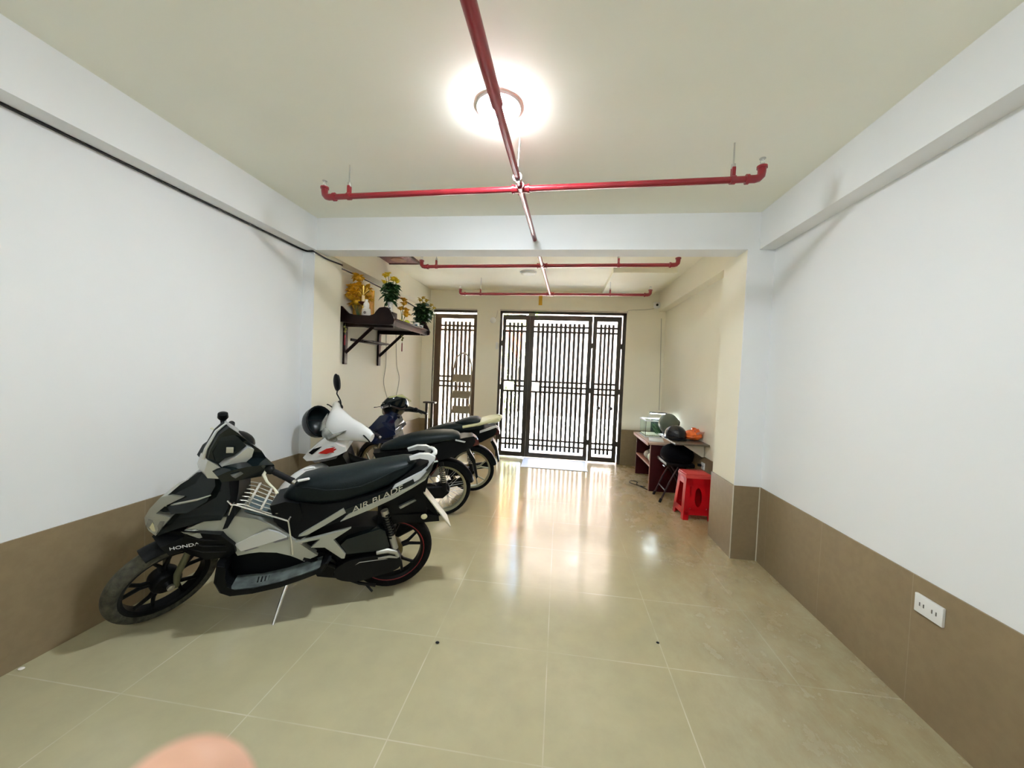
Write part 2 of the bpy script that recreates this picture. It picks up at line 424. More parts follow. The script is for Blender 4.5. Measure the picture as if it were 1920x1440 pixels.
# ================================================================ street outside
m_street = mat('pale_concrete_street', (.70, .66, .58), .8, noise=.1, nscale=2)
m_pave = mat('pale_doorstep', (.7, .67, .62), .7)
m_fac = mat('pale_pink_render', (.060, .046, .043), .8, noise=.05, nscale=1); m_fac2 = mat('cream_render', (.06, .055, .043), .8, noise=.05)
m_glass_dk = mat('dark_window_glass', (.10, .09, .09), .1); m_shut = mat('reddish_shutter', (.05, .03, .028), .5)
b = nb(); box(b, -14, 14, YB + T, 20, -.2, -.03); tag(obj('street', b, m_street, smooth=False), kind='structure')
b = nb(); box(b, -2.4, 1.7, YB + T, YB + 1.1, -.16, -.01); tag(obj('doorstep', b, m_pave, smooth=False), kind='structure')
def house(label, x0, x1, y, h, m, wins, doors):
    t = thing('town_house', label, 'building', ((x0 + x1) / 2, y, -.03)); o = Matrix.Translation((-(x0 + x1) / 2, -y, .03))
    bx('wall', m, t, x0, x1, y, y + 3, -.03, h, M=o, bev=.02)
    bx('cornice', m, t, x0, x1, y - .12, y + .05, 3.1, 3.3, M=o)
    for a, c, d, e in wins:
        w_ = bx('window', m_shut, t, a, c, y - .05, y + .02, d, e, M=o); bx('pane', m_glass_dk, w_, a + .06, c - .06, y - .06, y - .045, d + .06, e - .06, M=o)
    for a, c, e in doors: bx('shutter_door', m_shut, t, a, c, y - .06, y + .02, 0, e, M=o)
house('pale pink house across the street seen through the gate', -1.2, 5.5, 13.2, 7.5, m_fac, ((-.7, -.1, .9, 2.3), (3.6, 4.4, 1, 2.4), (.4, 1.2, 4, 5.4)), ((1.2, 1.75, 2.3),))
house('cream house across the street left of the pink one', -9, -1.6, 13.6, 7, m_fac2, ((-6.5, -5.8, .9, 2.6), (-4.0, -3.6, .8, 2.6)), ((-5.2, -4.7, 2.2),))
def tree(label, x, y, h, r, col, seed):
    rnd = random.Random(seed); t = thing('street_tree', label, 'tree', (x, y, -.03))
    part('trunk', lambda b: tube(b, [(0, 0, 0), (.05, .03, h * .3), (-.04, 0, h * .6), (0, 0, h * .85)], [.11, .09, .07, .03], 8), mat('tree_bark', (.16, .11, .07), .9), t)
    def crown(b):
        for i in range(900):
            a, e, q = rnd.random() * 2 * PI, rnd.uniform(-1, 1), rnd.random() ** .5
            c = Vector((math.cos(a) * r * q * math.sqrt(1 - e * e), math.sin(a) * r * q * math.sqrt(1 - e * e), h * .68 + e * r * 1.25))
            M = Matrix.Translation(c) @ Euler((rnd.random() * 6, rnd.random() * 6, rnd.random() * 6)).to_matrix().to_4x4()
            s = rnd.uniform(.06, .13)
            vs = [b.verts.new(M @ Vector(p)) for p in ((-s, 0, 0), (0, -s * .45, .01), (s, 0, 0), (0, s * .45, .01))]; b.faces.new(vs)
    part('crown', crown, mat('leaf_' + str(seed), col, .5), t, smooth=False)
tree('leafy yellow-green tree across the street behind the narrow left gate leaf', -1.75, 10.9, 3.6, .85, (.14, .15, .05), 3)
tree('young green tree beside the doorstep seen low through the left gate leaf', -1.45, 9.4, 1.3, .45, (.08, .10, .05), 4)
fl = thing('hanging_banner', 'orange-red pointed banner hanging outside the left gate leaf', 'banner', (-1.22, 9.6, 2.55))
def ban(b):
    n = 12
    rows = []
    for k in range(8):
        v = k / 7; rows.append([b.verts.new(((i / n - .5) * .62 * (1 - v * .93) + .1 * v, .03 * math.sin(i * 1.3 + v * 4), -.75 * v)) for i in range(n + 1)])
    for A, B in zip(rows, rows[1:]):
        for i in range(n): b.faces.new((A[i], A[i + 1], B[i + 1], B[i]))
    bmesh.ops.solidify(b, geom=b.faces[:], thickness=.004)
part('cloth', ban, mat('banner_cloth', (.55, .09, .02), .7), fl)
part('pole', lambda b: (cyl(b, (-.36, 0, .01), (.36, 0, .01), .014, n=10), cyl(b, (.34, 0, .01), (.36, .0, -2.58), .02, n=10)), m_steel, fl)

# ================================================================ gates
m_gate = mat('dark_bronze_gate_paint', (.030, .022, .014), .38, spec=.5, noise=.2); m_jamb = mat('brown_jamb_metal', (.10, .062, .035), .45)
m_thr = mat('gate_header_cream', (.55, .5, .42), .6)
RZ = (2.243, 2.158, 1.316, 1.228, 1.14, .317, .225)
def leaf(idx, X0, X1, o0, o1, nslots, z0, z1, oz0, oz1, rails, y=YB + .05, plate=None, mt=None, label=None):
    mt = mt or m_gate
    t = thing('door_%d' % idx, None, None, ((X0 + X1) / 2, y, z0)); t['kind'] = 'structure'
    O = Matrix.Translation((-(X0 + X1) / 2, -y, -z0))
    def fr(b):
        for a in ((X0, o0, z0, z1), (o1, X1, z0, z1), (o0, o1, oz1, z1), (o0, o1, z0, oz0)): box(b, a[0], a[1], y - .025, y + .025, a[2], a[3])
    part('leaf_frame', fr, mt, t, M=O, smooth=False)
    step = (o1 - o0) / nslots; hw = step * .285
    def bars(b):
        for k in range(1, nslots):
            x = o0 + step * k; segs = [(oz0 + .042, oz1 - .045)]
            if plate and plate[0] < x < plate[1]: segs = [(oz0 + .042, rails[4]), (rails[2], oz1 - .045)]
            for s in segs: box(b, x - hw, x + hw, y - .016, y + .016, *s)
    part('bars', bars, mt, t, M=O, smooth=False)
    def rl(b):
        for i, z in enumerate(rails):
            if plate and i == 3: box(b, plate[1], o1, y - .019, y + .019, z - .016, z + .016)
            else: box(b, o0, o1, y - .019, y + .019, z - .016, z + .016)
        if plate: box(b, plate[1] - .01, plate[1] + .01, y - .019, y + .019, rails[4], rails[2])
    part('rails', rl, mt, t, M=O, smooth=False)
    return t, O
d1, O1 = leaf(1, -1.0, -.537, -.945, -.608, 5, .02, 2.436, .097, 2.352, RZ, plate=(-.95, -.76))
d2, O2 = leaf(2, -.535, .503, -.464, .437, 12, .02, 2.436, .097, 2.352, RZ, plate=(-.47, -.33))
d3, O3 = leaf(3, .520, .978, .583, .909, 5, .02, 2.436, .097, 2.352, RZ)
for X in (.66, .86): part('door_knob', lambda b: ball(b, (X, YB + .005, .92), (.03, .025, .03)), m_gate, d3, M=O3)
for t, O, X in ((d1, O1, -1.01), (d3, O3, .985), (d3, O3, .512)):
    for z in (.33, 1.2, 1.95): part('hinge', lambda b: box(b, X - .022, X + .022, YB + .03, YB + .06, z - .045, z + .045, bev=.004), m_gate, t, M=O)
b = nb()
for a in ((GX0, -1.012, 0, GZ), (.992, GX1, 0, GZ), (GX0, GX1, 2.455, GZ)): box(b, a[0], a[1], YB + .01, YB + .09, a[2], a[3])
struct('trim_11', b, m_gate)
b = nb(); box(b, GX0, GX1 + .01, YB - .03, YB, GZ, GZ + .022); box(b, WX0, WX1, YB - .03, YB, GZ, GZ + .018); struct('trim_12', b, m_thr)
# left grille (fixed window gate)
wz = (2.23, 2.155, 1.341, 1.257, 1.173, .33, .245)
w1, OW = leaf(4, -2.205, -1.465, -2.09, -1.512, 8, .125, 2.43, .19, 2.352, wz, y=YB + .06, mt=m_jamb)
w1.name = 'window_1'
b = nb()
for a in ((WX0, WX0 + .012, .12, GZ), (WX1 - .008, WX1, .12, GZ), (WX0, WX1, 2.455, GZ)): box(b, a[0], a[1], YB + .01, YB + .12, a[2], a[3])
struct('trim_13', b, m_gate)

# white threshold ramp inside the middle leaf
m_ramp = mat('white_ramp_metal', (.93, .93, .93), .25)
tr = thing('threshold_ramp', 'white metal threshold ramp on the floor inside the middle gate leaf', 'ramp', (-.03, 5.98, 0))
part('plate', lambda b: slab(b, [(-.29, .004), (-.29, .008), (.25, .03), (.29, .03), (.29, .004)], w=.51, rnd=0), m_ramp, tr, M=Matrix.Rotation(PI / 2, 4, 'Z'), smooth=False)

# small fittings on the gate wall
cm = thing('security_camera', 'small white dome camera high on the gate wall corner', 'camera', (1.50, YB, 2.62))
part('mount', lambda b: lathe(b, [(.045, 0), (.045, -.015), (.02, -.02)], axis='Y', n=20), m_white, cm)
part('housing', lambda b: (ball(b, (0, -.055, 0), .052), box(b, -.05, .05, -.05, 0, .02, .055, bev=.01)), m_white, cm)
part('lens', lambda b: (ball(b, (-.012, -.098, 0), .02),), mat('black_gloss', (.01, .01, .01), .08), cm)
m_yel = mat('yellow_paper', (.60, .34, .02), .7)
b = nb(); box(b, -.405, -.345, YB - .003, YB - .0005, 2.60, 2.76); tag(obj('paper_charm', b, m_yel), 'yellow paper charm pasted above the big gate', 'paper')
ch = thing('door_bell', 'small round white bell beside the top left corner of the big gate', 'bell', (-1.17, YB, 2.33))
part('bell_body', lambda b: lathe(b, [(.05, 0), (.05, -.02), (.03, -.035)], axis='Y', n=20), m_white, ch)
part('bell_wire', lambda b: tube(b, [(.03, -.01, .03), (.06, -.008, .06), (.07, -.008, .13), (.075, -.008, .165)], .004, 6), m_thr, ch)
sw = thing('wall_switch', 'white switch on the left jamb of the big gate', 'switch', (-1.085, YB, 1.90))
bx('plate', m_white, sw, -.022, .022, -.012, 0, -.06, .06); bx('rocker', m_white, sw, -.010, .010, -.017, -.010, -.022, .022)
bx2 = thing('door_closer', 'grey closer box with green lamp on the gate header', 'door closer', (-.50, YB, 2.44))
bx('body', mat('olive_grey_metal', (.25, .25, .2), .5), bx2, -.06, .05, -.035, 0, -.025, .02)
part('lamp', lambda b: ball(b, (.075, -.02, 0), .014), mat('green_indicator', (.3, 1, .1), .4, emit=4), bx2)
def wire(name, label, pts, r, m, cat='cable', sm=True):
    b = nb(); P = [Vector(p) for p in pts]
    if sm:
        Q = []
        for i in range(len(P) - 1):
            p0, p1, p2, p3 = P[max(i - 1, 0)], P[i], P[i + 1], P[min(i + 2, len(P) - 1)]
            for j in range(6):
                t = j / 6; Q.append(.5 * ((2 * p1) + (-p0 + p2) * t + (2 * p0 - 5 * p1 + 4 * p2 - p3) * t * t + (-p0 + 3 * p1 - 3 * p2 + p3) * t ** 3))
        P = Q + [P[-1]]
    tube(b, P, r, 6); return tag(obj(name, b, m), label, cat)
m_blk = mat('black_rubber', (.007, .007, .008), .55, spec=.2); m_cord = mat('grey_white_cord', (.45, .43, .36), .6)
wire('camera_cable', 'thin pale cable from the security camera to the big gate corner', [(1.46, YB - .004, 2.575), (1.3, YB - .004, 2.555), (1.1, YB - .004, 2.545), (1.04, YB - .004, 2.52)], .004, m_cord)
wire('conduit_line', 'thin vertical conduit down the gate wall to the aquarium', [(1.585, YB - .007, 2.42), (1.61, YB - .007, 1.6), (1.622, YB - .007, .94)], .005, m_cord, cat='conduit', sm=False)
wire('wall_cable', 'long black cable running along under the left beam', [(XL + .012, Y0 + .02, 2.508), (XL + .012, 1.3, 2.508), (XL + .012, 2.6, 2.508), (XL + .012, 3.08, 2.507), (XL + .03, YP0 - .012, 2.505), (-2.34, YP0 - .012, 2.50), (-2.306, YP0 - .008, 2.495), (-2.305, 3.4, 2.485), (-2.305, YP1 - .03, 2.50), (-2.33, YP1 + .02, 2.505), (XL + .01, YP1 + .06, 2.51), (XL + .01, 4.2, 2.515), (XL + .01, 5.2, 2.50), (XL + .01, 6.1, 2.46)], .0075, m_blk)
wire('shelf_cord', 'thin cord hanging from the altar shelf down the left wall', [(XL + .008, 4.93, 1.96), (XL + .008, 4.95, 1.5), (XL + .008, 4.90, 1.25), (XL + .008, 5.02, 1.02), (XL + .008, 5.14, .88)], .004, m_cord)
wire('shelf_cord', 'thin cord right of the first one, hanging from the altar shelf and looping down', [(XL + .008, 5.24, 1.96), (XL + .008, 5.3, 1.5), (XL + .008, 5.40, 1.30), (XL + .008, 5.32, 1.05), (XL + .008, 5.16, .86)], .004, m_cord)

# carved panel and rear soffit
m_carv = mat('carved_red_wood', (.11, .022, .015), .5, noise=.5, nscale=40, bump=.8, bscale=45)
cp = thing('ceiling_panel', 'carved dark red wooden panel on the ceiling above the altar shelf', 'panel', (-2.09, 4.54, ZC + .03))
bx('panel_board', m_carv, cp, -.21, .21, -.16, .16, -.02, 0)
def frm(b):
    for a in ((-.225, .225, -.17, -.15), (-.225, .225, .15, .17), (-.225, -.205, -.15, .15), (.205, .225, -.15, .15)): box(b, *a, -.03, 0)
part('panel_frame', frm, mat('dark_red_lacquer', (.05, .010, .008), .4), cp, smooth=False)
part('rosette', lambda b: (lathe(b, [(.1, -.02), (.09, -.028), (.05, -.024), (.03, -.032), (.01, -.03)], n=28),), mat('worn_gilt_wood', (.22, .10, .05), .5), cp)
sbox('trim_14', m_ceil2, .62, 1.40, 4.92, 6.2, ZC - .03, ZC + .03)
b = nb(); ball(b, (0, 0, 0), .001)
b.free()

# sockets
def socket(label, y, z, wd, ht, side=XR - E):
    t = thing('power_socket', label, 'socket', (side, y, z))
    bx('faceplate', m_white, t, -.012, 0, -wd / 2, wd / 2, -ht / 2, ht / 2, bev=.003)
    for s in (-1, 1):
        part('outlet', lambda b, s=s: (box(b, -.0135, -.011, s * wd * .22 - .009 - .002, s * wd * .22 - .009 + .002, -.008, .008), box(b, -.0135, -.011, s * wd * .22 + .009 - .002, s * wd * .22 + .009 + .002, -.008, .008)), m_dkst, t)
socket('white double socket on the right tile dado, nearest the viewer', 1.818, .493, .125, .082)
socket('white socket low behind the red stool near the desk', 4.41, .487, .085, .075)
plug = thing('plug', 'black plug in the socket behind the red stool', 'plug', (XR - E - .012, 4.45, .487))
part('plug_body', lambda b: box(b, -.035, 0, -.016, .016, -.014, .014, bev=.004), m_blk, plug)

# ================================================================ altar shelf
m_wood = mat('dark_altar_wood', (.012, .0045, .004), .42, spec=.18, noise=.3, nscale=14)
SH = thing('altar_shelf', 'dark wooden altar shelf on brackets high on the left wall', 'shelf', (-2.42, 4.3, 1.97))
OS = Matrix.Translation((2.42, -4.3, -1.97))
bx('shelf_board', m_wood, SH, -2.42, -1.80, 3.76, 4.84, 1.935, 1.97, M=OS)
prof_end = [(-2.42, 1.93), (-2.42, 2.09), (-2.35, 2.09), (-2.32, 2.06), (-2.27, 2.015), (-2.2, 2.0), (-2.03, 1.995), (-1.98, 2.01), (-1.95, 2.05), (-1.92, 2.08), (-1.86, 2.09), (-1.82, 2.08), (-1.79, 2.03), (-1.765, 1.985), (-1.75, 1.95), (-1.76, 1.91), (-1.80, 1.90), (-2.2, 1.905)]
for y in (3.76, 4.84):
    M = OS @ Matrix.Translation((0, y, 0))
    part('end_rail', lambda b: slab(b, prof_end, w=.012, rnd=.003), m_wood, SH, M=M)
part('front_apron', lambda b: (box(b, -1.80, -1.785, 3.77, 4.83, 1.90, 1.985, bev=.003), box(b, -1.795, -1.77, 3.77, 4.83, 1.962, 1.975, bev=.003)), m_wood, SH, M=OS)
part('upper_tier', lambda b: (box(b, -2.42, -2.12, 4.56, 4.8, 1.97, 2.075, bev=.005),), m_wood, SH, M=OS)
for y in (3.93, 4.72):
    br = part('bracket', lambda b: (box(b, -2.42, -2.395, y - .03, y + .03, 1.47, 1.935, bev=.003), box(b, -2.42, -1.84, y - .018, y + .018, 1.89, 1.935, bev=.003)), m_wood, SH, M=OS)
    part('brace', lambda b: tube(b, [(-2.40, y, 1.60), (-2.08, y, 1.90)], .019, 4), m_wood, SH, M=OS, smooth=False)
lr = thing('small_wall_rack', 'narrow dark wooden rack on the wall under the altar shelf', 'rack', (-2.42, 4.45, 1.76))
bx('rack_board', m_wood, lr, 0, .14, -.12, .32, -.012, .012); bx('rail', m_wood, lr, .12, .135, -.36, -.1, -.006, .006); bx('back_strip', m_wood, lr, 0, .014, -.4, .34, -.02, .012)

m_gold = mat('polished_brass', (.85, .60, .16), .22, metal=1); m_porc = mat('glazed_porcelain', (.82, .80, .76), .15); m_blue = mat('cobalt_glaze', (.03, .07, .12), .2)
m_petal = mat('golden_petals', (.66, .36, .012), .5, trans=0, noise=.25, nscale=30); m_ypet = mat('yellow_petals', (.88, .66, .04), .6, noise=.15, nscale=40)
m_leaf = mat('dark_green_leaves', (.03, .085, .025), .45, noise=.4, nscale=20); m_stem = mat('green_stem', (.08, .15, .04), .5)
def petal(b, c, d, L, W, up=None):
    """cupped petal or leaf starting at c along d"""
    d = Vector(d).normalized(); a, u = frame_at(d, up or (0, 0, 1)); c = Vector(c); rows = []
    for k in range(4):
        t = k / 3; hw = W * (.18, .5, .46, .04)[k]
        rows.append([b.verts.new(c + d * L * t + a * hw * s + u * (abs(s) * hw * .5 - L * .25 * t * t)) for s in (-1, 0, 1)])
    for A, B in zip(rows, rows[1:]):
        for i in range(2): b.faces.new((A[i], A[i + 1], B[i + 1], B[i]))
def blossom(b, c, r, rnd, n=14):
    c = Vector(c)
    for k in range(n):
        a = rnd.random() * 2 * PI; e = rnd.uniform(-.2, .95)
        petal(b, c, (math.cos(a) * math.cos(e), math.sin(a) * math.cos(e), math.sin(e)), r * rnd.uniform(.8, 1.1), r * .6)
    ball(b, c, r * .45, u=8, v=6)
def bouquet(t, blooms, leaves, base, r, seed, mp, ml=m_leaf, leafsize=(.10, .05), both=True, leafzone=.75):
    rnd = random.Random(seed); base = Vector(base)
    part('stems', lambda b: [tube(b, [base, base.lerp(Vector(c), .5) + Vector((rnd.uniform(-.01, .01), 0, .01)), c], .003, 5) for c in blooms], m_stem, t)
    def lv(b):
        for i in range(leaves):
            c = Vector(rnd.choice(blooms)); s = rnd.random() ** .8 * leafzone; p = base.lerp(c, s) + Vector((rnd.uniform(-1, 1), rnd.uniform(-1, 1), rnd.uniform(-.3, .5))) * .025
            a = rnd.random() * 2 * PI; petal(b, p, (math.cos(a), math.sin(a), rnd.uniform(-.5, .6)), leafsize[0] * rnd.uniform(.6, 1.1), leafsize[1])
    if leaves: part('foliage', lv, ml, t)
    for c in blooms: part('bloom', lambda b: blossom(b, c, r * rnd.uniform(.85, 1.15), rnd), mp, t)
ZS = 1.972
# brass lamp stand
o_ = thing('oil_lamp', 'brass altar lamp with branching flame top at the left shelf end', 'lamp', (-2.19, 3.90, ZS), scale=1.25)
part('stand', lambda b: lathe(b, [(.035, 0), (.036, .008), (.012, .02), (.009, .05), (.016, .06), (.009, .07), (.010, .12), (.02, .13)], n=20), m_gold, o_)
part('dish', lambda b: lathe(b, [(.012, .125), (.04, .145), (.042, .152), (.03, .15)], n=24), mat('dark_bronze', (.10, .03, .02), .4, metal=.6), o_)
part('candle', lambda b: lathe(b, [(.013, .15), (.013, .21), (.004, .214)], n=14), mat('cream_candle', (.85, .7, .4), .4), o_)
part('branches', lambda b: [tube(b, [(0, 0, .205), (dx * .5, dy, .235), (dx, dy, .235 + h)], [.007, .007, .010], 6) for dx, dy, h in ((-.06, 0, .0), (0, 0, .06), (.035, .01, .045), (.055, -.01, .02), (-.03, .01, .03))], m_gold, o_)
# porcelain bottle
o_ = thing('porcelain_bottle', 'white porcelain bottle with dark motif beside the brass altar lamp', 'bottle', (-2.14, 3.88, ZS), scale=1.3)
part('body', lambda b: lathe(b, [(.030, 0), (.036, .01), (.037, .05), (.034, .085), (.022, .095), (.024, .11), (.024, .13), (.012, .15), (.014, .165), (.004, .168)], n=24), m_porc, o_)
part('motif', lambda b: lathe(b, [(.012, 0), (.012, .004), (.002, .005)], n=14), mat('grey_motif', (.25, .22, .22), .4), o_, M=Matrix.Translation((.006, -.033, .052)) @ Matrix.Rotation(PI / 2, 4, 'X'))
# golden flower fan and framed picture
o_ = thing('gilded_flowers', 'large golden artificial flowers standing behind the brass altar lamp', 'flowers', (-2.29, 3.99, ZS))
bouquet(o_, [(-.03, -.03, .36), (-.07, -.06, .27), (.04, -.05, .29), (.09, .0, .24), (-.05, .02, .17), (.0, -.02, .47), (.07, .03, .35), (.01, -.06, .20), (-.08, -.03, .34)], 0, (0, 0, 0), .098, 11, m_petal)
o_ = thing('gold_picture', 'orange-gold framed picture leaning on the wall above the altar shelf', 'picture', (-2.405, 4.10, ZS))
bx('panel', mat('orange_gold_leaf', (.55, .25, .008), .45, noise=.35, nscale=18), o_, 0, .02, -.04, .40, 0, .44); bx('frame_edge', m_gold, o_, -.005, .024, .392, .415, 0, .45)
# flowers in white vase
o_ = thing('flower_vase', 'white vase of yellow flowers standing at the middle of the altar shelf', 'vase', (-1.97, 4.10, 2.085))
part('vase', lambda b: lathe(b, [(.028, 0), (.034, .01), (.027, .05), (.026, .08), (.036, .115), (.030, .112)], n=24), m_porc, o_)
part('blue_motif', lambda b: ball(b, (0, 0, 0), (.012, .004, .010), u=10, v=6), m_blue, o_, M=Matrix.Translation((.006, -.027, .045)))
bouquet(o_, [(-.07, 0, .42), (-.05, .02, .44), (.03, 0, .38), (.06, .01, .37), (.08, -.01, .35), (-.08, .0, .35), (.02, .03, .40)], 150, (0, 0, .10), .045, 5, m_ypet, leafsize=(.095, .045))
o_['label'] = 'white vase of tall yellow flowers at the front corner of the altar shelf'
bb = thing('vase_plinth', 'dark wooden block under the white vase on the altar shelf', 'stand', (-1.97, 4.10, ZS)); bx('block', m_wood, bb, -.06, .06, -.06, .06, 0, .112)
# second golden flowers
o_ = thing('gilded_flowers', 'golden artificial flower spray right of the tall vase', 'flowers', (-1.98, 4.45, ZS))
bouquet(o_, [(.02, 0, .28), (.05, .01, .2), (-.02, 0, .22), (.06, -.01, .14), (.01, .02, .33)], 0, (0, 0, 0), .055, 12, m_petal)
# fruit
for k, (dx, dy, r, lab) in enumerate(((0, 0, .035, 'left of the pair'), (.05, .07, .037, 'right of the pair'))):
    f = nb(); ball(f, (0, 0, 0), (r, r, r * .92)); f_ = obj('mango_fruit', f, mat('yellow_green_fruit', (.52, .56, .06), .45, noise=.2)); f_.location = (-1.93 + dx, 4.30 + dy, ZS + r * .92)
    tag(f_, 'round yellow-green fruit on the altar shelf, ' + lab, 'fruit')
# cups
for k, (x, y, s, lab) in enumerate(((-1.87, 4.66, 1.0, 'white square-marked cup near the far end of the altar shelf'), (-1.86, 4.79, .8, 'small white cup at the very end of the altar shelf'))):
    o_ = thing('altar_cup', lab, 'cup', (x, y, ZS), scale=s)
    part('cup_body', lambda b: lathe(b, [(.03, 0), (.036, .01), (.038, .06), (.034, .075), (.031, .07)], n=24), m_porc, o_)
    part('mark', lambda b: box(b, -.014, .014, -.0405, -.034, .025, .052, bev=.003), m_blue, o_, M=Matrix.Rotation(.3, 4, 'Z'))
o_ = thing('potted_flowers', 'bushy green plant with yellow flowers by the far end of the altar shelf', 'plant', (-1.95, 4.98, ZS - .0))
o_.location = (-1.905, 4.78, ZS)
o_.location = (-2.0, 4.78, ZS)
part('pot', lambda b: lathe(b, [(.022, 0), (.032, .01), (.034, .06), (.03, .058)], n=20), mat('dark_glazed_pot', (.05, .06, .04), .3), o_)
bouquet(o_, [(.08, .2, .46), (.13, .2, .42), (.20, .2, .36), (.04, .2, .43), (.25, .18, .32), (.10, .2, .38)], 190, (.08, .1, .08), .042, 6, mat('dull_yellow_petals', (.55, .38, .04), .6), leafsize=(.12, .06))
# tassel charms
def charm(label, x, y, z):
    t = thing('tassel_charm', label, 'charm', (x, y, z))
    part('string', lambda b: cyl(b, (0, 0, -.02), (0, 0, -.24), .0015, n=5), m_stem, t)
    part('knot', lambda b: [b_ for b_ in (ball(b, (-.008, 0, -.045 - .0), (.012, .005, .012), u=10, v=6), ball(b, (.008, 0, -.07), (.014, .006, .014), u=10, v=6), ball(b, (0, 0, -.095), (.014, .006, .013), u=10, v=6))], mat('olive_gold_coins', (.22, .2, .05), .4, metal=.4), t)
    part('tassel', lambda b: lathe(b, [(.003, -.13), (.006, -.14), (.006, -.235), (.004, -.24)], n=10), mat('crimson_silk', (.25, .01, .02), .6), t)
charm('red tassel charm hanging under the left end of the altar shelf', -2.285, 3.72, 1.91)
charm('red tassel charm hanging under the far end of the altar shelf', -1.99, 4.50, 1.90)
hk = None

# ================================================================ ladder, rack behind the motorcycles
m_alu = mat('beige_aluminium', (.26, .21, .14), .5, metal=.1)
ld = thing('step_ladder', 'beige step ladder with hoop top leaning before the left grille', 'ladder', (-1.60, 6.02, 0))
def hoop(b):
    pts = [(-.20, -.20, 0), (-.165, -.05, .8), (-.15, .0, 1.45)] + [(-.145 * math.cos(a) , .015, 1.5 + .24 * math.sin(a)) for a in [k * PI / 10 for k in range(0, 11)]] + [(.15, 0, 1.45), (.165, -.05, .8), (.20, -.20, 0)]
    tube(b, pts, .013, 8)
part('hoop_frame', hoop, m_alu, ld)
for z in (1.32, 1.05, .80, .53): part('tread', lambda b: box(b, -.14, .15, -.11, .02, z - .012, z + .012, bev=.004, M=rot_about(R_(68), 'X', (0, -.05, z))), m_alu, ld)
part('rear_frame', lambda b: (tube(b, [(-.17, .12, 0), (-.12, .07, .8), (-.08, .03, 1.3)], .010, 8), tube(b, [(.17, .12, 0), (.12, .07, .8), (.08, .03, 1.3)], .010, 8), cyl(b, (-.155, .11, .3), (.155, .11, .3), .008, n=8)), m_alu, ld)
rk = thing('metal_stand', 'black metal stand with flat top beside the left grille', 'stand', (-2.08, 5.85, 0))
part('posts', lambda b: (box(b, -.07, -.03, -.02, .02, 0, .9, bev=.004), box(b, .02, .06, -.02, .02, 0, .9, bev=.004)), m_gate, rk)
bx('top_plate', m_gate, rk, -.10, .10, -.05, .05, .9, .925); bx('foot', m_gate, rk, -.12, .12, -.12, .12, 0, .02)

# ================================================================ desk corner
m_desk = mat('dark_red_desk_laminate', (.045, .004, .006), .45, spec=.2, noise=.15); m_desk_e = mat('reddish_wood_edge', (.30, .12, .07), .5); m_dtop = mat('pinkish_worn_top', (.55, .38, .28), .5, noise=.15, nscale=6)
dk = thing('desk', 'low dark red desk with open shelf in the right corner by the gate', 'desk', (1.42, 5.35, 0)); OD = Matrix.Translation((-1.42, -5.35, 0))
bx('desk_top', m_dtop, dk, 1.17, 1.645, 4.93, 5.86, .60, .625, M=OD)
bx('top_edge', m_desk_e, dk, 1.155, 1.17, 4.93, 5.86, .585, .625, M=OD)
bx('side_panel', m_desk, dk, 1.20, 1.64, 4.94, 4.965, 0, .60, M=OD); bx('side_panel', m_desk, dk, 1.20, 1.64, 5.81, 5.835, 0, .60, M=OD)
bx('back_panel', m_desk, dk, 1.60, 1.62, 4.965, 5.81, .02, .60, M=OD); bx('shelf', m_desk_e, dk, 1.20, 1.60, 4.965, 5.81, .30, .32, M=OD)
bx('panel_edge', m_desk_e, dk, 1.192, 1.20, 4.94, 4.965, 0, .60, M=OD)
tagb = nb(); ball(tagb, (0, 0, .07), (.08, .1, .072)); ball(tagb, (.01, .05, .13), (.03, .03, .035), u=10, v=8)
tag(obj('plastic_bag', tagb, mat('pale_green_plastic', (.55, .62, .42), .35, noise=.3, nscale=12)), 'pale greenish bag stuffed on the open shelf of the desk', 'bag').location = (1.30, 5.18, .32)
tagb = nb(); ball(tagb, (0, 0, .06), (.075, .09, .062)); ball(tagb, (.0, -.02, .11), (.03, .03, .03), u=10, v=8)
tag(obj('plastic_bag', tagb, mat('beige_plastic', (.62, .52, .40), .4, noise=.3, nscale=12)), 'beige bag behind the greenish one on the desk shelf', 'bag').location = (1.30, 5.42, .32)
# aquarium
m_agl = mat('aquarium_glass', (.93, 1, .98), .02, trans=1, ior=1.05); m_afr = mat('aquarium_white_frame', (.85, .87, .87), .3)
aq = thing('aquarium', 'small glass aquarium with dark planted back and white frame on the desk', 'aquarium', (1.42, 5.55, .626))
OA = Matrix()
def agl(b):
    for a in ((-.20, -.195, -.17, .19, 0, .225), (.205, .21, -.17, .19, 0, .225), (-.195, .205, -.17, -.165, 0, .225), (-.195, .205, .185, .19, 0, .225)): box(b, *a)
part('glass_tank', agl, m_agl, aq, smooth=False)
bx('base_tray', m_afr, aq, -.205, .215, -.175, .195, 0, .012)
def rim(b):
    for a in ((-.208, .218, -.178, -.160, .222, .238), (-.208, .218, .18, .198, .222, .238), (-.208, -.19, -.16, .18, .222, .238), (.20, .218, -.16, .18, .222, .238), (.196, .214, -.178, -.162, 0, .222)): box(b, *a)
part('rim', rim, m_afr, aq, smooth=False)
bx('back_panel', mat('black_back_film', (.008, .012, .008), .4), aq, -.05, .20, .17, .183, .012, .22)
bx('front_film', mat('black_back_film', (.008, .012, .008), .4), aq, .0, .19, -.163, -.158, .012, .222)
rn = random.Random(9)
part('water_plants', lambda b: [petal(b, (rn.uniform(-.02, .17), rn.uniform(-.1, .14), .02), (rn.uniform(-.4, .4), rn.uniform(-.4, .4), 1), rn.uniform(.08, .19), .03, up=(1, 0, 0)) for _ in range(60)], m_leaf, aq)
bx('gravel', mat('pale_gravel', (.6, .55, .42), .9, noise=.5, nscale=80), aq, -.19, .20, -.155, .17, .012, .03)
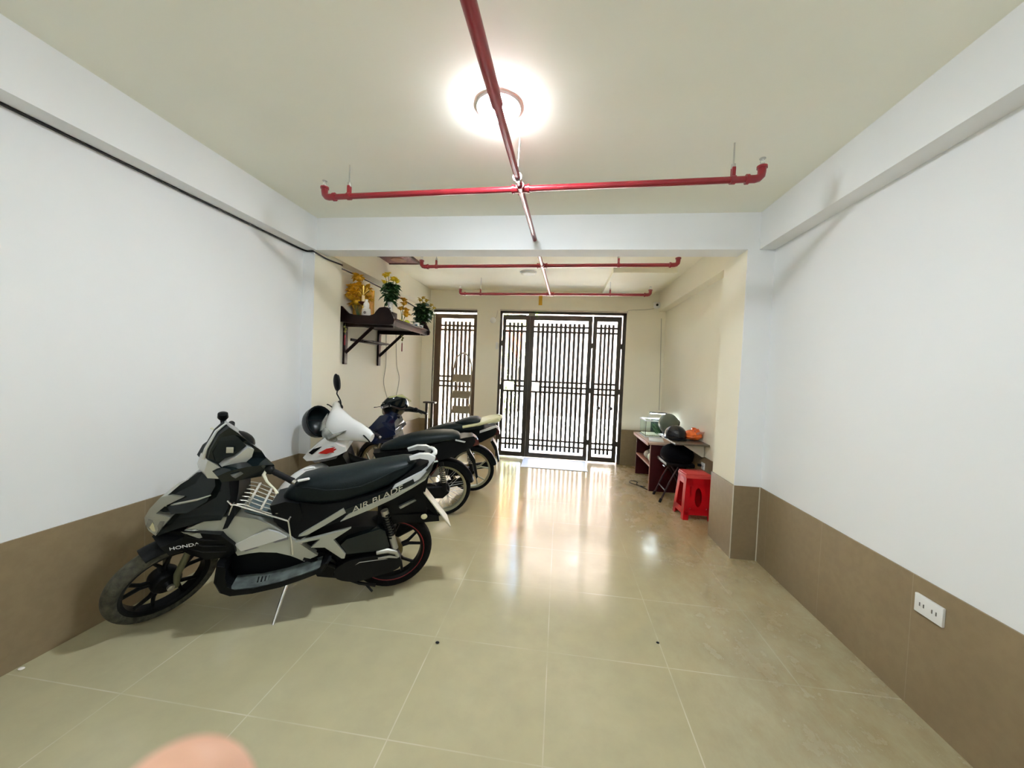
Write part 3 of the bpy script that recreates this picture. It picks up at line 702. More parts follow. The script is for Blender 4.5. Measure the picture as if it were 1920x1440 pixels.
lm = thing('aquarium_light', 'thin aquarium light bar standing over the glass tank', 'lamp', (1.42, 5.55, .865))
bx('light_bar', m_dkst, lm, -.11, .12, -.03, .03, .085, .10); part('light_strip', lambda b: box(b, -.10, .11, -.022, .022, .080, .085), mat('cool_led', (.8, .95, 1), .4, emit=70), lm)
part('support_wire', lambda b: (tube(b, [(.1, .16, 0), (.1, .16, .09), (.1, .02, .095)], .003, 6), tube(b, [(-.08, .16, 0), (-.08, .16, .09), (-.08, .02, .095)], .003, 6)), m_steel, lm)
pp = nb(); box(pp, -.09, .09, -.13, .13, 0, .012, bev=.003); tag(obj('paper_pile', pp, mat('white_paper', (.85, .84, .8), .7)), 'white papers lying at the front of the desk top', 'papers'); bpy.data.objects['paper_pile'].location = (1.31, 5.15, .626); bpy.data.objects['paper_pile'].rotation_euler = (0, 0, -.2)
# wall board with white bracket
m_board = mat('dark_grey_board', (.10, .085, .06), .4)
wb = thing('wall_board', 'dark wall board on a white bracket in front of the desk', 'shelf', (1.648, 4.62, .745))
bx('board', m_board, wb, -.36, 0, -.36, .33, -.014, .006)
part('bracket', lambda b: slab(b, [(0, -.02), (-.24, -.02), (-.22, -.04), (-.02, -.16), (0, -.16)], w=.004, rnd=0, yc=-.20), mat('pale_green_white', (.66, .68, .6), .5), wb, smooth=False)
ob = thing('orange_bag', 'crumpled orange plastic bag on the wall board', 'bag', (1.56, 4.55, .752))
def bag(b):
    ball(b, (0, 0, .055), (.10, .12, .055), u=22, v=14); ball(b, (.03, -.05, .10), (.03, .04, .035), u=12, v=8); ball(b, (.04, .08, .09), (.035, .04, .045), u=12, v=8)
    r = random.Random(4)
    for v in b.verts: v.co += Vector((r.uniform(-1, 1), r.uniform(-1, 1), r.uniform(-.3, 1))) * .009; v.co.z = max(v.co.z, 0)
part('bag_body', bag, mat('orange_plastic', (.85, .16, .03), .35, noise=.25, nscale=14), ob)
part('bag_handle', lambda b: (petal(b, (.02, -.1, .06), (.2, -.6, 1), .09, .05), petal(b, (.05, -.07, .06), (.5, -.4, 1), .08, .05)), mat('pink_plastic', (.85, .4, .32), .4), ob)
# helmets
def helmet(t, m_sh, r=.135, visor=None, peak=None, inner=True):
    def shell(b):
        n = 28; prof = []
        for k in range(10): a = PI / 2 * (1 - k / 9); prof.append((r * math.cos(a), r * .92 * math.sin(a)))
        prof += [(r * 1.02, -.02), (r * 1.0, -.055), (r * .96, -.06), (r * .9, -.05), (r * .9, 0)] + [(r * .9 * math.cos(a), r * .82 * math.sin(a)) for a in (.3, .7, 1.1, 1.45)]
        lathe(b, prof[::1], n=n)
        for v in b.verts: v.co.y *= 1.14
    part('shell', shell, m_sh, t)
    part('rim_trim', lambda b: (tube(b, [(r * 1.01 * math.cos(a), r * 1.15 * math.sin(a), -.057) for a in [k * PI / 12 for k in range(24)]], .006, 6, closed=True),), m_blk, t)
    if peak: part('peak', lambda b: slab(b, [(-r * .75, -r * .9), (-r * .7, -r * 1.35), (-r * .4, -r * 1.62), (0, -r * 1.7), (r * .4, -r * 1.62), (r * .7, -r * 1.35), (r * .75, -r * .9)], w=.004, rnd=.002), peak, t, M=Matrix.Translation((0, 0, -.01)) @ Matrix.Rotation(R_(-12), 4, 'X') @ Matrix.Rotation(-PI / 2, 4, 'X') @ Matrix.Scale(-1, 4, (0, 0, 1)))
    part('strap', lambda b: tube(b, [(-r * .92, .02, -.05), (-r * .5, .0, -.12), (0, -.01, -.14), (r * .5, 0, -.12), (r * .92, .02, -.05)], .006, 6, ry=.4), m_blk, t)
    if visor: part('visor', lambda b: [None for _ in [0]] and 0, visor, t)
m_hblk = mat('gloss_black_shell', (.005, .005, .008), .12, spec=.4, coat=.2); m_hgry = mat('grey_green_shell', (.085, .105, .075), .45, spec=.3)
h1 = thing('helmet', 'glossy black helmet on the wall board beside the orange bag', 'helmet', (1.365, 4.53, .818), (0, .05, .6)); helmet(h1, m_hblk, .108)
h2 = thing('helmet', 'grey-green helmet with peak tipped on edge behind the black one', 'helmet', (1.37, 4.86, .90), (R_(-30), R_(30), R_(150))); helmet(h2, m_hgry, .118, peak=mat('black_peak', (.015, .016, .015), .5))
# folding chair
fc = thing('folding_chair', 'black folding chair with slanting tube legs beside the desk', 'chair', (1.40, 4.62, 0))
m_ctube = mat('dark_maroon_tube', (.035, .012, .015), .35); m_vinyl = mat('black_vinyl', (.005, .005, .006), .4, spec=.15)
OC = Matrix.Translation((-1.40, -4.62, 0))
for y in (4.53, 4.82):
    part('front_leg', lambda b: tube(b, [(1.235, y, .012), (1.33, y, .25), (1.44, y, .48), (1.50, y, .62), (1.54, y, .72)], .011, 8), m_ctube, fc, M=OC)
    part('rear_leg', lambda b: tube(b, [(1.60, y + .02, .012), (1.47, y + .02, .25), (1.34, y + .02, .44)], .011, 8), m_ctube, fc, M=OC)
    part('foot_cap', lambda b: cyl(b, (1.228, y, .0), (1.245, y, .045), .015, n=10), m_blk, fc, M=OC)
part('crossbar', lambda b: (cyl(b, (1.287, 4.53, .14), (1.287, 4.82, .14), .008, n=8), cyl(b, (1.56, 4.55, .1), (1.56, 4.84, .1), .008, n=8)), m_ctube, fc, M=OC)
bx('seat', m_vinyl, fc, 1.26, 1.58, 4.46, 4.88, .44, .485, M=OC, bev=.018)
bx('seat_clip', m_steel, fc, 1.252, 1.262, 4.50, 4.58, .425, .437, M=OC)
part('backrest', lambda b: box(b, 1.475, 1.51, 4.47, 4.88, .50, .70, bev=.015, M=rot_about(R_(12), 'Y', (1.49, 4.6, .5))), m_vinyl, fc, M=OC)
jk = thing('jacket', 'black jacket heaped over the folding chair seat and back', 'jacket', (1.43, 4.66, .487))
def jac(b):
    ball(b, (-.0, 0, .06), (.18, .25, .13), u=20, v=12); ball(b, (.07, .0, .11), (.10, .24, .10), u=16, v=10); ball(b, (-.12, .02, .0), (.04, .20, .10), u=14, v=8)
    r = random.Random(2)
    for v in b.verts: v.co += Vector((r.uniform(-1, 1), r.uniform(-1, 1), r.uniform(-1, 1))) * .008; v.co.z = max(v.co.z, 0 if v.co.x > -.145 else -.09)
part('cloth', jac, mat('black_cloth', (.003, .003, .004), .9, spec=.05), jk)
# red stool
m_rpl = mat('red_plastic', (.52, .004, .010), .3, spec=.3, noise=.06)
st = thing('plastic_stool', 'red plastic stool standing before the wall board', 'stool', (1.468, 4.16, 0), (0, 0, R_(4)))
def stool_top(b):
    box(b, -.125, .125, -.105, .105, .455, .475, bev=.008); box(b, -.13, .13, -.11, .11, .425, .457, bev=.006)
part('seat', stool_top, mat('faded_red_plastic', (.62, .07, .065), .4, spec=.3), st)
hw0, hw1, d0, d1 = .155, .122, .14, .108
def xa(z, a, c): return a + (c - a) * z / .44
for sx in (-1, 1):
    for sy in (-1, 1):
        def leg(b):
            rings = []
            for z in (0, .44):
                X, Y = xa(z, hw0, hw1), xa(z, d0, d1); wdt = .055 if z == 0 else .07
                rings.append([(sx * X, sy * Y, z), (sx * (X - wdt), sy * Y, z), (sx * (X - wdt), sy * (Y - .008), z), (sx * (X - .008), sy * (Y - .008), z), (sx * (X - .008), sy * (Y - wdt), z), (sx * X, sy * (Y - wdt), z)])
            loft(b, rings)
        part('leg', leg, m_rpl, st, smooth=False)
def aprons(b, side, zz):
    for z0, z1 in (zz,):
        X0_, X1_, Y0_, Y1_ = xa(z0, hw0, hw1), xa(z1, hw0, hw1), xa(z0, d0, d1), xa(z1, d0, d1)
        if side in 'fb':
            s = -1 if side == 'f' else 1; loft(b, [[(-X0_ + .01, s * Y0_, z0), (X0_ - .01, s * Y0_, z0), (X0_ - .01, s * (Y0_ - .006), z0), (-X0_ + .01, s * (Y0_ - .006), z0)], [(-X1_ + .01, s * Y1_, z1), (X1_ - .01, s * Y1_, z1), (X1_ - .01, s * (Y1_ - .006), z1), (-X1_ + .01, s * (Y1_ - .006), z1)]])
        else:
            s = -1 if side == 'l' else 1; loft(b, [[(s * X0_, -Y0_ + .01, z0), (s * X0_, Y0_ - .01, z0), (s * (X0_ - .006), Y0_ - .01, z0), (s * (X0_ - .006), -Y0_ + .01, z0)], [(s * X1_, -Y1_ + .01, z1), (s * X1_, Y1_ - .01, z1), (s * (X1_ - .006), Y1_ - .01, z1), (s * (X1_ - .006), -Y1_ + .01, z1)]])
for sd in 'fblr':
    for zz in ((.36, .44), (.055, .115)): part('apron', lambda b: aprons(b, sd, zz), m_rpl, st, smooth=False)
# the front face of the stool is a panel pierced by an oval
def oval(b, s):
    n = 28; Y = lambda z: s * xa(z, d0, d1)
    In = [(.036 * math.cos(t), .235 + .098 * math.sin(t)) for t in [2 * PI * k / n for k in range(n)]]
    def sq(t):
        c, q = math.cos(t), math.sin(t); m_ = max(abs(c) / .085, abs(q) / .135); return (c / m_, .235 + q / m_)
    Out = [sq(2 * PI * k / n) for k in range(n)]
    for off in (0, -.005):
        A = [b.verts.new((p[0], Y(p[1]) + s * off, p[1])) for p in In]; B = [b.verts.new((p[0], Y(p[1]) + s * off, p[1])) for p in Out]
        for k in range(n): b.faces.new((A[k], A[(k + 1) % n], B[(k + 1) % n], B[k]))
for s in (-1, 1): part('pierced_panel', lambda b: oval(b, s), m_rpl, st, smooth=False)
wire('floor_cord', 'loop of dark cord on the floor left of the desk', [(1.19, 5.10, .006), (1.10, 5.16, .006), (1.02, 5.26, .006), (1.06, 5.36, .006), (1.13, 5.30, .006), (1.10, 5.20, .007), (1.16, 5.05, .006), (1.19, 4.98, .006)], .005, m_blk)
# specks on the floor
for (x, y, s, lab) in ((-.581, 1.876, .011, 'tiny black pebble on the floor left of centre'), (.597, 2.093, .009, 'tiny black pebble on the floor right of centre')):
    f = nb(); ball(f, (0, 0, 0), (s, s * .8, s * .4), u=10, v=6); f_ = obj('pebble', f, m_blk); f_.location = (x, y, s * .4); tag(f_, lab, 'pebble')
f = nb(); ball(f, (0, 0, 0), (.014, .01, .004), u=10, v=6); f_ = obj('paper_scrap', f, m_porc); f_.location = (-2.388, 1.376, .004); tag(f_, 'small white scrap on the floor at the left wall', 'scrap')

# ================================================================ motorbikes
m_tyre = mat('tyre_rubber', (.006, .006, .006), .8, spec=.1, noise=.3, nscale=25, bump=.4, bscale=90)
m_dust = mat('dusty_tyre_rubber', (.055, .052, .036), .9, noise=.5, nscale=30, bump=.6, bscale=90)
m_frm = mat('satin_black_plastic', (.0045, .005, .0055), .38, spec=.14, noise=.2, nscale=10)
m_blkg = mat('gloss_black_paint', (.005, .009, .010), .12, spec=.3, coat=.25)
m_silv = mat('champagne_silver_paint', (.40, .41, .355), .30, metal=.35, coat=.5)
m_silv2 = mat('bright_silver_paint', (.66, .67, .66), .28, metal=.3, coat=.4)
m_seat = mat('black_seat_vinyl', (.007, .012, .0135), .42, spec=.22, noise=.12, nscale=20, bump=.15, bscale=150)
m_eng = mat('dark_engine_metal', (.007, .007, .007), .45, spec=.15); m_alum = mat('cast_aluminium', (.42, .41, .36), .42, metal=.7)
m_chr = mat('chrome', (.75, .75, .75), .12, metal=1); m_hubg = mat('bronze_brake_drum', (.13, .10, .03), .45, metal=.5)
m_lens = mat('headlamp_lens', (.30, .31, .29), .10, spec=.8, metal=.5, noise=.5, nscale=14); m_amb = mat('pale_indicator_lens', (.72, .68, .45), .15)
m_wht = mat('white_body_paint', (.82, .82, .80), .18, coat=.6); m_grey = mat('grey_decal', (.22, .22, .24), .3); m_redd = mat('red_decal', (.50, .02, .015), .3)
m_navy = mat('navy_blue_paint', (.004, .010, .038), .12, coat=.8); m_drc = mat('dusty_footboard', (.085, .10, .095), .5, noise=.7, nscale=14)
m_redline = mat('red_rim_line', (.25, .01, .012), .4); m_txt = mat('silver_lettering', (.55, .53, .44), .35, metal=.3); m_tw = mat('white_lettering', (.8, .8, .8), .4)
m_plate = mat('pale_number_plate', (.62, .60, .48), .45); m_tail = mat('red_tail_lens', (.05, .004, .004), .2)
m_rimg = mat('yellowish_grey_rim', (.35, .34, .22), .35, metal=.5)

def steerM(deg, A=(1.22, 0, .26), rake=26):
    r = R_(rake); return Matrix.Translation(A) @ Matrix.Rotation(R_(deg), 4, Vector((-math.sin(r), 0, math.cos(r)))) @ Matrix.Translation(-Vector(A))

def wheel(t, c, R, w, M, kind, mt, mr, hubm, line=None, rr=None):
    rr = rr or R - .062
    def ty(b):
        k = 9; prof = []
        for i in range(k + 1):
            a = -PI * .93 / 2 + PI * .93 * i / k; prof.append((R - .035 + .035 * math.cos(a), w / 2 * math.sin(a) * 1.05))
        prof = [(rr + .004, -w * .34), (rr + .012, -w * .46)] + prof + [(rr + .012, w * .46), (rr + .004, w * .34)]
        rings = []
        n = 56
        for r, h in prof: rings.append([b.verts.new((c[0] + r * math.cos(2 * PI * j / n), c[1] + h, c[2] + r * math.sin(2 * PI * j / n))) for j in range(n)])
        for A, B in zip(rings, rings[1:] + rings[:1]):
            for j in range(n): b.faces.new((A[j], A[(j + 1) % n], B[(j + 1) % n], B[j]))
    ty_ = part('tyre', ty, mt, t, M=M)
    def rim(b):
        n = 48; prof = [(rr + .008, -w * .40), (rr + .008, w * .40), (rr - .004, w * .40), (rr - .016, w * .28), (rr - .018, 0), (rr - .016, -w * .28), (rr - .004, -w * .40)]
        rings = [[b.verts.new((c[0] + r * math.cos(2 * PI * j / n), c[1] + h, c[2] + r * math.sin(2 * PI * j / n))) for j in range(n)] for r, h in prof]
        for A, B in zip(rings, rings[1:] + rings[:1]):
            for j in range(n): b.faces.new((A[j], A[(j + 1) % n], B[(j + 1) % n], B[j]))
    part('rim', rim, mr, ty_, M=M)
    if line:
        part('rim_stripe', lambda b: [tube(b, [(c[0] + (rr + .003) * math.cos(a), c[1] + s * (w * .42), c[2] + (rr + .003) * math.sin(a)) for a in [2 * PI * k / 48 for k in range(48)]], .003, 5, closed=True) for s in (-1, 1)], line, ty_, M=M)
    part('hub', lambda b: lathe(b, [(.02, -.07), (.03, -.05), (.065, -.045), (.072, -.03), (.072, .03), (.06, .045), (.03, .05), (.02, .07)], c, 'Y', 28), hubm, ty_, M=M)
    if kind == 'cast':
        def sp(b):
            for k in range(5):
                a = 2 * PI * k / 5 + .3
                for da, tip in ((-.05, -.26), (.05, .26)):
                    p0 = Vector((math.cos(a + da) * .05, 0, math.sin(a + da) * .05)); p1 = Vector((math.cos(a + tip * .35), 0, math.sin(a + tip * .35))) * (rr * .55); p2 = Vector((math.cos(a + tip), 0, math.sin(a + tip))) * (rr - .006)
                    tube(b, [p0 + Vector(c), p1 + Vector(c), p2 + Vector(c)], [.017, .013, .011], 8, ry=.8)
        part('spokes', sp, mr, ty_, M=M)
    else:
        def sp(b):
            for k in range(18):
                for s in (-1, 1):
                    a = 2 * PI * (k + (.25 if s > 0 else 0)) / 18; a2 = a + (.38 if k % 2 else -.38)
                    cyl(b, (c[0] + .06 * math.cos(a), c[1] + s * .03, c[2] + .06 * math.sin(a)), (c[0] + (rr - .012) * math.cos(a2), c[1], c[2] + (rr - .012) * math.sin(a2)), .0016, n=5)
        part('spokes', sp, m_steel, ty_, M=M)
    return ty_
def fender(b, c, R, w, a0, a1, side=.05, th=.004, flare=1):
    n = 16; rings = []
    for i in range(n + 1):
        a = R_(a0 + (a1 - a0) * i / n); k = math.sin(PI * i / n) * .3 + .7
        ring = []
        for (dy, dr) in ((-w / 2, -side * k), (-w / 2 * .98, -.012), (-w * .3, .006), (0, .012), (w * .3, .006), (w / 2 * .98, -.012), (w / 2, -side * k)): ring.append((c[0] + (R + dr) * math.cos(a), dy, c[2] + (R + dr) * math.sin(a)))
        ring += [(p[0] - th * math.cos(a), p[1] * .94, p[2] - th * math.sin(a)) for p in ring[::-1]]
        rings.append(ring)
    loft(b, rings)
def spring(b, p0, p1, r, wr, turns=9):
    p0, p1 = Vector(p0), Vector(p1); d = p1 - p0; a, u = frame_at(d); n = turns * 10
    tube(b, [p0 + d * i / n + a * r * math.cos(2 * PI * i / 10) + u * r * math.sin(2 * PI * i / 10) for i in range(n + 1)], wr, 5)
def shock(t, p0, p1, m1, m2, M=None):
    p0, p1 = Vector(p0), Vector(p1)
    s = part('shock_absorber', lambda b: (cyl(b, p0, p1, .012, n=10), cyl(b, p0.lerp(p1, .62), p1, .022, n=12), cyl(b, p0, p0.lerp(p1, .12), .024, n=12)), m2, t, M=M)
    part('spring', lambda b: spring(b, p0.lerp(p1, .1), p0.lerp(p1, .68), .024, .005), m1, s, M=M)
def bars(t, M, pts, gripm=None, lever=True, sides=(-1, 1), levm=None, glen=.12):
    """pts: right half of the handlebar, from the stem outwards (y > 0)"""
    P = [Vector(p) for p in pts]
    part('handlebar', lambda b: tube(b, [Vector((p.x, -p.y, p.z)) for p in P[::-1]] + P[1:], .011, 10), m_eng, t, M=M)
    for s in (-1, 1):
        S = lambda p: Vector((p[0], p[1] * s, p[2])); e, i = P[-1], P[-1].lerp(P[-2], min(.95, glen / (P[-1] - P[-2]).length)); d = (e - i).normalized()
        g = part('grip', lambda b: tube(b, [S(i + d * k * glen / 8) for k in range(9)], [.016, .018, .017, .018, .017, .018, .017, .018, .019], 12), m_blk, t, M=M)
        part('bar_end', lambda b: cyl(b, S(e), S(e + d * .02), .013, n=10), m_chr, g, M=M)
        part('switch_housing', lambda b: ball(b, S(i - d * .025), (.026, .032, .026), u=12, v=8), m_frm, t, M=M)
        if lever:
            h = part('brake_lever', lambda b: tube(b, [S(i + Vector((.02, -.035, .0))), S(i + Vector((.05, -.01, -.005))), S(i + Vector((.058, .04, -.015))), S(i + Vector((.05, .10, -.03))), S(i + Vector((.052, .135, -.038)))], [.009, .010, .007, .006, .008], 8, ry=.6), levm or m_alum, t, M=M)

# ---------------------------------------------------------------- scooter nearest the viewer
sc1 = thing('motor_scooter', 'nearest black and silver scooter with a wire child seat, parked against the left wall', 'scooter', (-1.062, 2.34, .004), (-R_(7), 0, R_(206.5)), 'motorbikes parked along the left wall', scale=.95)
S1 = steerM(46)
wheel(sc1, (0, 0, .272), .272, .094, None, 'cast', m_tyre, m_eng, m_hubg, m_redline)
wheel(sc1, (1.262, 0, .262), .262, .09, S1, 'cast', m_dust, m_frm, m_frm)
# rear body
part('rear_body', lambda b: slab(b, [(.66, .70, .05), (.60, .71, .08), (.42, .69, .11), (.30, .70, .12), (.05, .76, .12), (-.12, .89, .10), (-.22, .93, .08), (-.26, .93, .06), (-.235, .86, .09), (-.15, .80, .12), (0, .71, .13), (.30, .59, .135), (.42, .56, .14), (.54, .48, .12), (.62, .50, .09), (.68, .58, .07)], rnd=.02), m_frm, sc1)
part('side_stripe', lambda b: slab(b, [(.545, .512), (.43, .590), (.30, .668), (.285, .640), (.41, .565), (.50, .515)], w=.150, thick=.02, rnd=.006), m_silv, sc1)
part('lettering_band', lambda b: slab(b, [(.29, .660), (.02, .772), (-.11, .835), (-.12, .81), (.0, .745), (.28, .622)], w=.151, thick=.012, rnd=.002), m_blkg, sc1)
part('lower_side_trim', lambda b: slab(b, [(.315, .588), (.27, .632), (.14, .690), (0, .745), (-.12, .802), (-.20, .850), (-.25, .905), (-.262, .950), (-.238, .945), (-.222, .895), (-.185, .828), (-.10, .775), (.0, .718), (.14, .655)], w=.156, thick=.024, rnd=.008), m_silv, sc1)
def grab(b):
    L = [(.02, .135, .775), (-.06, .140, .805), (-.15, .136, .848), (-.205, .120, .885), (-.235, .10, .93), (-.245, .07, .968), (-.247, .03, .978)]
    pts = [Vector(p) for p in L] + [Vector((p[0], -p[1], p[2])) for p in L[::-1]]
    tube(b, pts, .022, 12, ry=.75)
    for s in (-1, 1): tube(b, [(-.245, .05 * s, .975), (-.18, .075 * s, .978), (-.12, .085 * s, .955), (-.08, .09 * s, .93)], [.02, .02, .019, .015], 10, ry=.6)
part('grab_rail', lambda b: slab(b, [(.02, .765, .143), (-.10, .805, .145), (-.20, .855, .135), (-.237, .912, .118), (-.252, .962, .10), (-.21, .982, .10), (-.150, .984, .10), (-.084, .962, .10), (-.09, .945, .10), (-.15, .955, .10), (-.205, .945, .105), (-.212, .930, .11), (-.20, .900, .12), (-.165, .872, .13), (-.09, .838, .138), (.0, .798, .14)], thick=.03, rnd=.008), m_silv2, sc1)
part('grab_bridge', lambda b: tube(b, [(-.22, -.095, .962), (-.255, -.05, .968), (-.262, 0, .97), (-.255, .05, .968), (-.22, .095, .962)], .015, 12, ry=.8), m_silv2, sc1)
part('tail_lamp', lambda b: slab(b, [(-.20, .87), (-.27, .93), (-.275, .89), (-.23, .82)], w=.085, rnd=.01), m_tail, sc1)
# seat
def seat1(b):
    D = [(t, (a + c) / 2, w_, (a - c) / 2) for t, a, c, w_ in ((.645, .735, .695, .035), (.625, .765, .688, .062), (.59, .805, .678, .083), (.54, .845, .668, .102), (.46, .862, .662, .118), (.38, .868, .662, .128), (.30, .878, .67, .132), (.22, .892, .695, .134), (.12, .910, .728, .130), (.02, .925, .772, .122), (-.06, .934, .825, .108), (-.11, .932, .862, .09), (-.135, .925, .88, .06))]
    loft(b, [sup(x, z, hw, hh, 22, 2.8) for x, z, hw, hh in D])
part('seat', seat1, m_seat, sc1, ang=60)
part('seat_piping', lambda b: [tube(b, [(.575, s * .078, .79), (.50, s * .112, .80), (.40, s * .130, .785), (.30, s * .134, .785), (.20, s * .135, .80), (.10, s * .130, .84), (.0, s * .118, .885), (-.08, s * .10, .905)], .0035, 6) for s in (-1, 1)], m_seat, sc1)
part('seat_buckle', lambda b: slab(b, [(.50, .852), (.56, .842), (.555, .834), (.495, .845)], w=.10, thick=.02, rnd=.001), m_wht, sc1)
# centre tunnel in champagne silver and the dark step-well below
part('tunnel_cover', lambda b: slab(b, [(1.11, .605, .14), (1.02, .645, .13), (.94, .660, .11), (.86, .650, .10), (.77, .625, .10), (.69, .580, .11), (.61, .515, .125), (.557, .475, .13), (.50, .425, .135), (.441, .372, .135), (.515, .342, .135), (.55, .367, .135), (.586, .389, .135), (.66, .42, .135), (.747, .431, .13), (.80, .430, .13), (.858, .42, .125), (.886, .485, .13), (.945, .575, .14), (1.03, .560, .145)], rnd=.02), m_silv, sc1)
part('painted_highlight', lambda b: slab(b, [(.865, .500), (.785, .540), (.70, .572), (.650, .552), (.605, .515), (.72, .484), (.835, .455)], w=.154, thick=.012, rnd=.004), m_silv2, sc1)  # lamp highlight on the tunnel cover, put in as a brighter silver panel
part('tunnel_decal', lambda b: slab(b, [(.82, .457), (.72, .480), (.61, .505), (.60, .498), (.72, .470), (.82, .448)], w=.150, thick=.01, rnd=0), m_grey, sc1)
part('step_well', lambda b: slab(b, [(.93, .45, .10), (.86, .43, .10), (.74, .45, .10), (.58, .41, .11), (.40, .37, .12), (.34, .30, .12), (.42, .24, .10), (.88, .22, .10), (.95, .32, .10)], rnd=.01), m_frm, sc1)
def fboard(b):
    P = [(.935, .43), (.95, .33), (.925, .262), (.885, .238), (.74, .236), (.60, .252), (.47, .288), (.385, .322), (.36, .372), (.375, .375), (.41, .342), (.50, .316), (.61, .285), (.74, .267), (.86, .272), (.895, .30), (.905, .35), (.90, .42)]
    for s in (-1, 1):
        rings = []
        for y, k in ((.105, 0), (.20, 0), (.235, .008), (.247, .02)): rings.append([(x - (k if x > .8 else -k), s * y, z + (k * .3 if z < .3 else 0)) for x, z in P])
        loft(b, rings)
part('footboard', fboard, m_frm, sc1, smooth=False)
part('footboard_mat', lambda b: [slab(b, [(.868, .276), (.74, .270), (.61, .288), (.50, .319), (.415, .345), (.415, .349), (.50, .324), (.61, .293), (.74, .276), (.868, .281)], w=.062, rnd=0, yc=s * .178) for s in (-1, 1)], m_drc, sc1, smooth=False)
part('mat_ribs', lambda b: [tube(b, [(.75 - k * .018, s * .155, .279 + max(0, (k - 6)) * .003), (.745 - k * .018, s * .20, .279 + max(0, (k - 6)) * .003)], .004, 5) for k in range(12) for s in (-1, 1)], m_frm, sc1)
# front shield
part('front_shield', lambda b: slab(b, [(.87, .93, .06), (.985, .95, .07), (1.055, .905, .085), (1.12, .86, .095), (1.19, .79, .085), (1.245, .73, .07), (1.268, .66, .065), (1.27, .60, .07), (1.235, .57, .10), (1.14, .62, .14), (1.0, .66, .15), (.93, .65, .13), (.905, .70, .12), (.885, .78, .10), (.875, .86, .08)], rnd=.02), m_blkg, sc1)
part('shield_wing', lambda b: slab(b, [(1.055, .915, .075), (1.20, .775, .093), (1.16, .70, .12), (1.08, .71, .14), (.99, .77, .14), (.955, .85, .12), (.97, .93, .09)], rnd=.014), m_blkg, sc1)
part('wing_edge', lambda b: [tube(b, [(1.195, s * .10, .735), (1.12, s * .135, .762), (1.03, s * .152, .785), (.97, s * .15, .805)], [.003, .007, .006, .003], 6) for s in (-1, 1)], m_silv, sc1)
part('inner_panel', lambda b: slab(b, [(.935, .93, .05), (.90, .88, .10), (.885, .78, .13), (.90, .66, .15), (.92, .60, .15), (.90, .60, .14), (.87, .66, .13), (.855, .80, .10), (.86, .92, .05)], rnd=.01), m_frm, sc1)
part('nose', lambda b: slab(b, [(1.10, .795, .125), (1.16, .803, .11), (1.214, .788, .09), (1.27, .72, .08), (1.30, .665, .07), (1.302, .62, .06), (1.285, .588, .07), (1.235, .578, .115), (1.203, .622, .13), (1.157, .685, .135), (1.228, .706, .115), (1.18, .752, .125)], rnd=.012), m_silv, sc1)
part('headlamp', lambda b: slab(b, [(1.185, .665, .138), (1.278, .660, .088), (1.296, .615, .074), (1.262, .592, .095), (1.225, .588, .125), (1.20, .625, .136)], rnd=.006), m_lens, sc1)
part('indicator', lambda b: slab(b, [(1.272, .615, .094), (1.252, .600, .110), (1.232, .602, .122), (1.25, .650, .112)], rnd=.003), m_amb, sc1)
part('lower_cowl', lambda b: slab(b, [(1.25, .590, .07), (1.19, .605, .12), (1.10, .612, .155), (1.0, .60, .17), (.92, .585, .175), (.862, .51, .165), (.86, .455, .15), (.90, .43, .15), (1.0, .43, .15), (1.075, .462, .14), (1.15, .505, .115), (1.22, .555, .08)], rnd=.018), m_frm, sc1)
part('cowl_fins', lambda b: [tube(b, [(1.08, s * .158, z0 + .03), (1.0, s * .182, z0 + .015), (.90, s * .178, z0)], [.002, .006, .002], 6) for s in (-1, 1) for z0 in (.545, .51, .475)], m_eng, sc1)
part('front_indicator', lambda b: [ball(b, (1.065, s * .150, .600), (.04, .010, .016), u=14, v=8) for s in (-1, 1)], m_lens, sc1)
# steered front: fender, fork, handlebar cover
part('front_fender', lambda b: fender(b, (1.262, 0, .262), .282, .104, 72, 158, side=.032), m_frm, sc1, M=S1)
part('fender_neck', lambda b: slab(b, [(1.28, .575, .045), (1.18, .60, .06), (1.08, .55, .06), (1.10, .48, .06), (1.25, .50, .055)], rnd=.012), m_frm, sc1, M=S1)
part('fork', lambda b: [(tube(b, [(1.16, s * .065, .48), (1.225, s * .068, .33), (1.235, s * .068, .24)], [.018, .018, .015], 10), tube(b, [(1.235, s * .068, .25), (1.275, s * .068, .255)], .016, 8)) for s in (-1, 1)], mat('dusty_olive_metal', (.12, .12, .07), .55, metal=.3), sc1, M=S1)
part('axle_nut', lambda b: lathe(b, [(.018, .05), (.018, .085), (.008, .09)], (1.262, 0, .262), 'Y', 12), m_steel, sc1, M=S1)
part('steering_stem', lambda b: cyl(b, (1.10, 0, .52), (.93, 0, .93), .028), m_frm, sc1)
cv = part('handlebar_cover', lambda b: slab(b, [(.945, 1.225, .03), (.99, 1.19, .024), (1.035, 1.10, .024), (1.056, 1.0, .026), (1.056, .95, .04), (1.0, .92, .07), (.93, .94, .10), (.83, .97, .13), (.80, 1.01, .13), (.83, 1.08, .13), (.885, 1.15, .115), (.92, 1.20, .07)], rnd=.008), m_blkg, sc1, M=S1)
def vframe(b):
    # silver V frame round the dark visor on the sloping front face
    slab(b, [(1.050, 1.05, .034), (1.068, .985, .036), (1.060, .942, .05), (1.0, .93, .088), (.94, .995, .118), (.885, 1.065, .140), (.875, 1.115, .142), (.90, 1.135, .134), (.955, 1.075, .114), (1.01, 1.01, .080), (1.030, 1.03, .058)], rnd=.006)
    tube(b, [(.945, .0, 1.232), (.992, .0, 1.196), (1.04, 0, 1.10), (1.056, 0, 1.04)], [.005, .007, .009, .012], 8)
part('silver_frame', vframe, m_silv2, cv, M=S1)
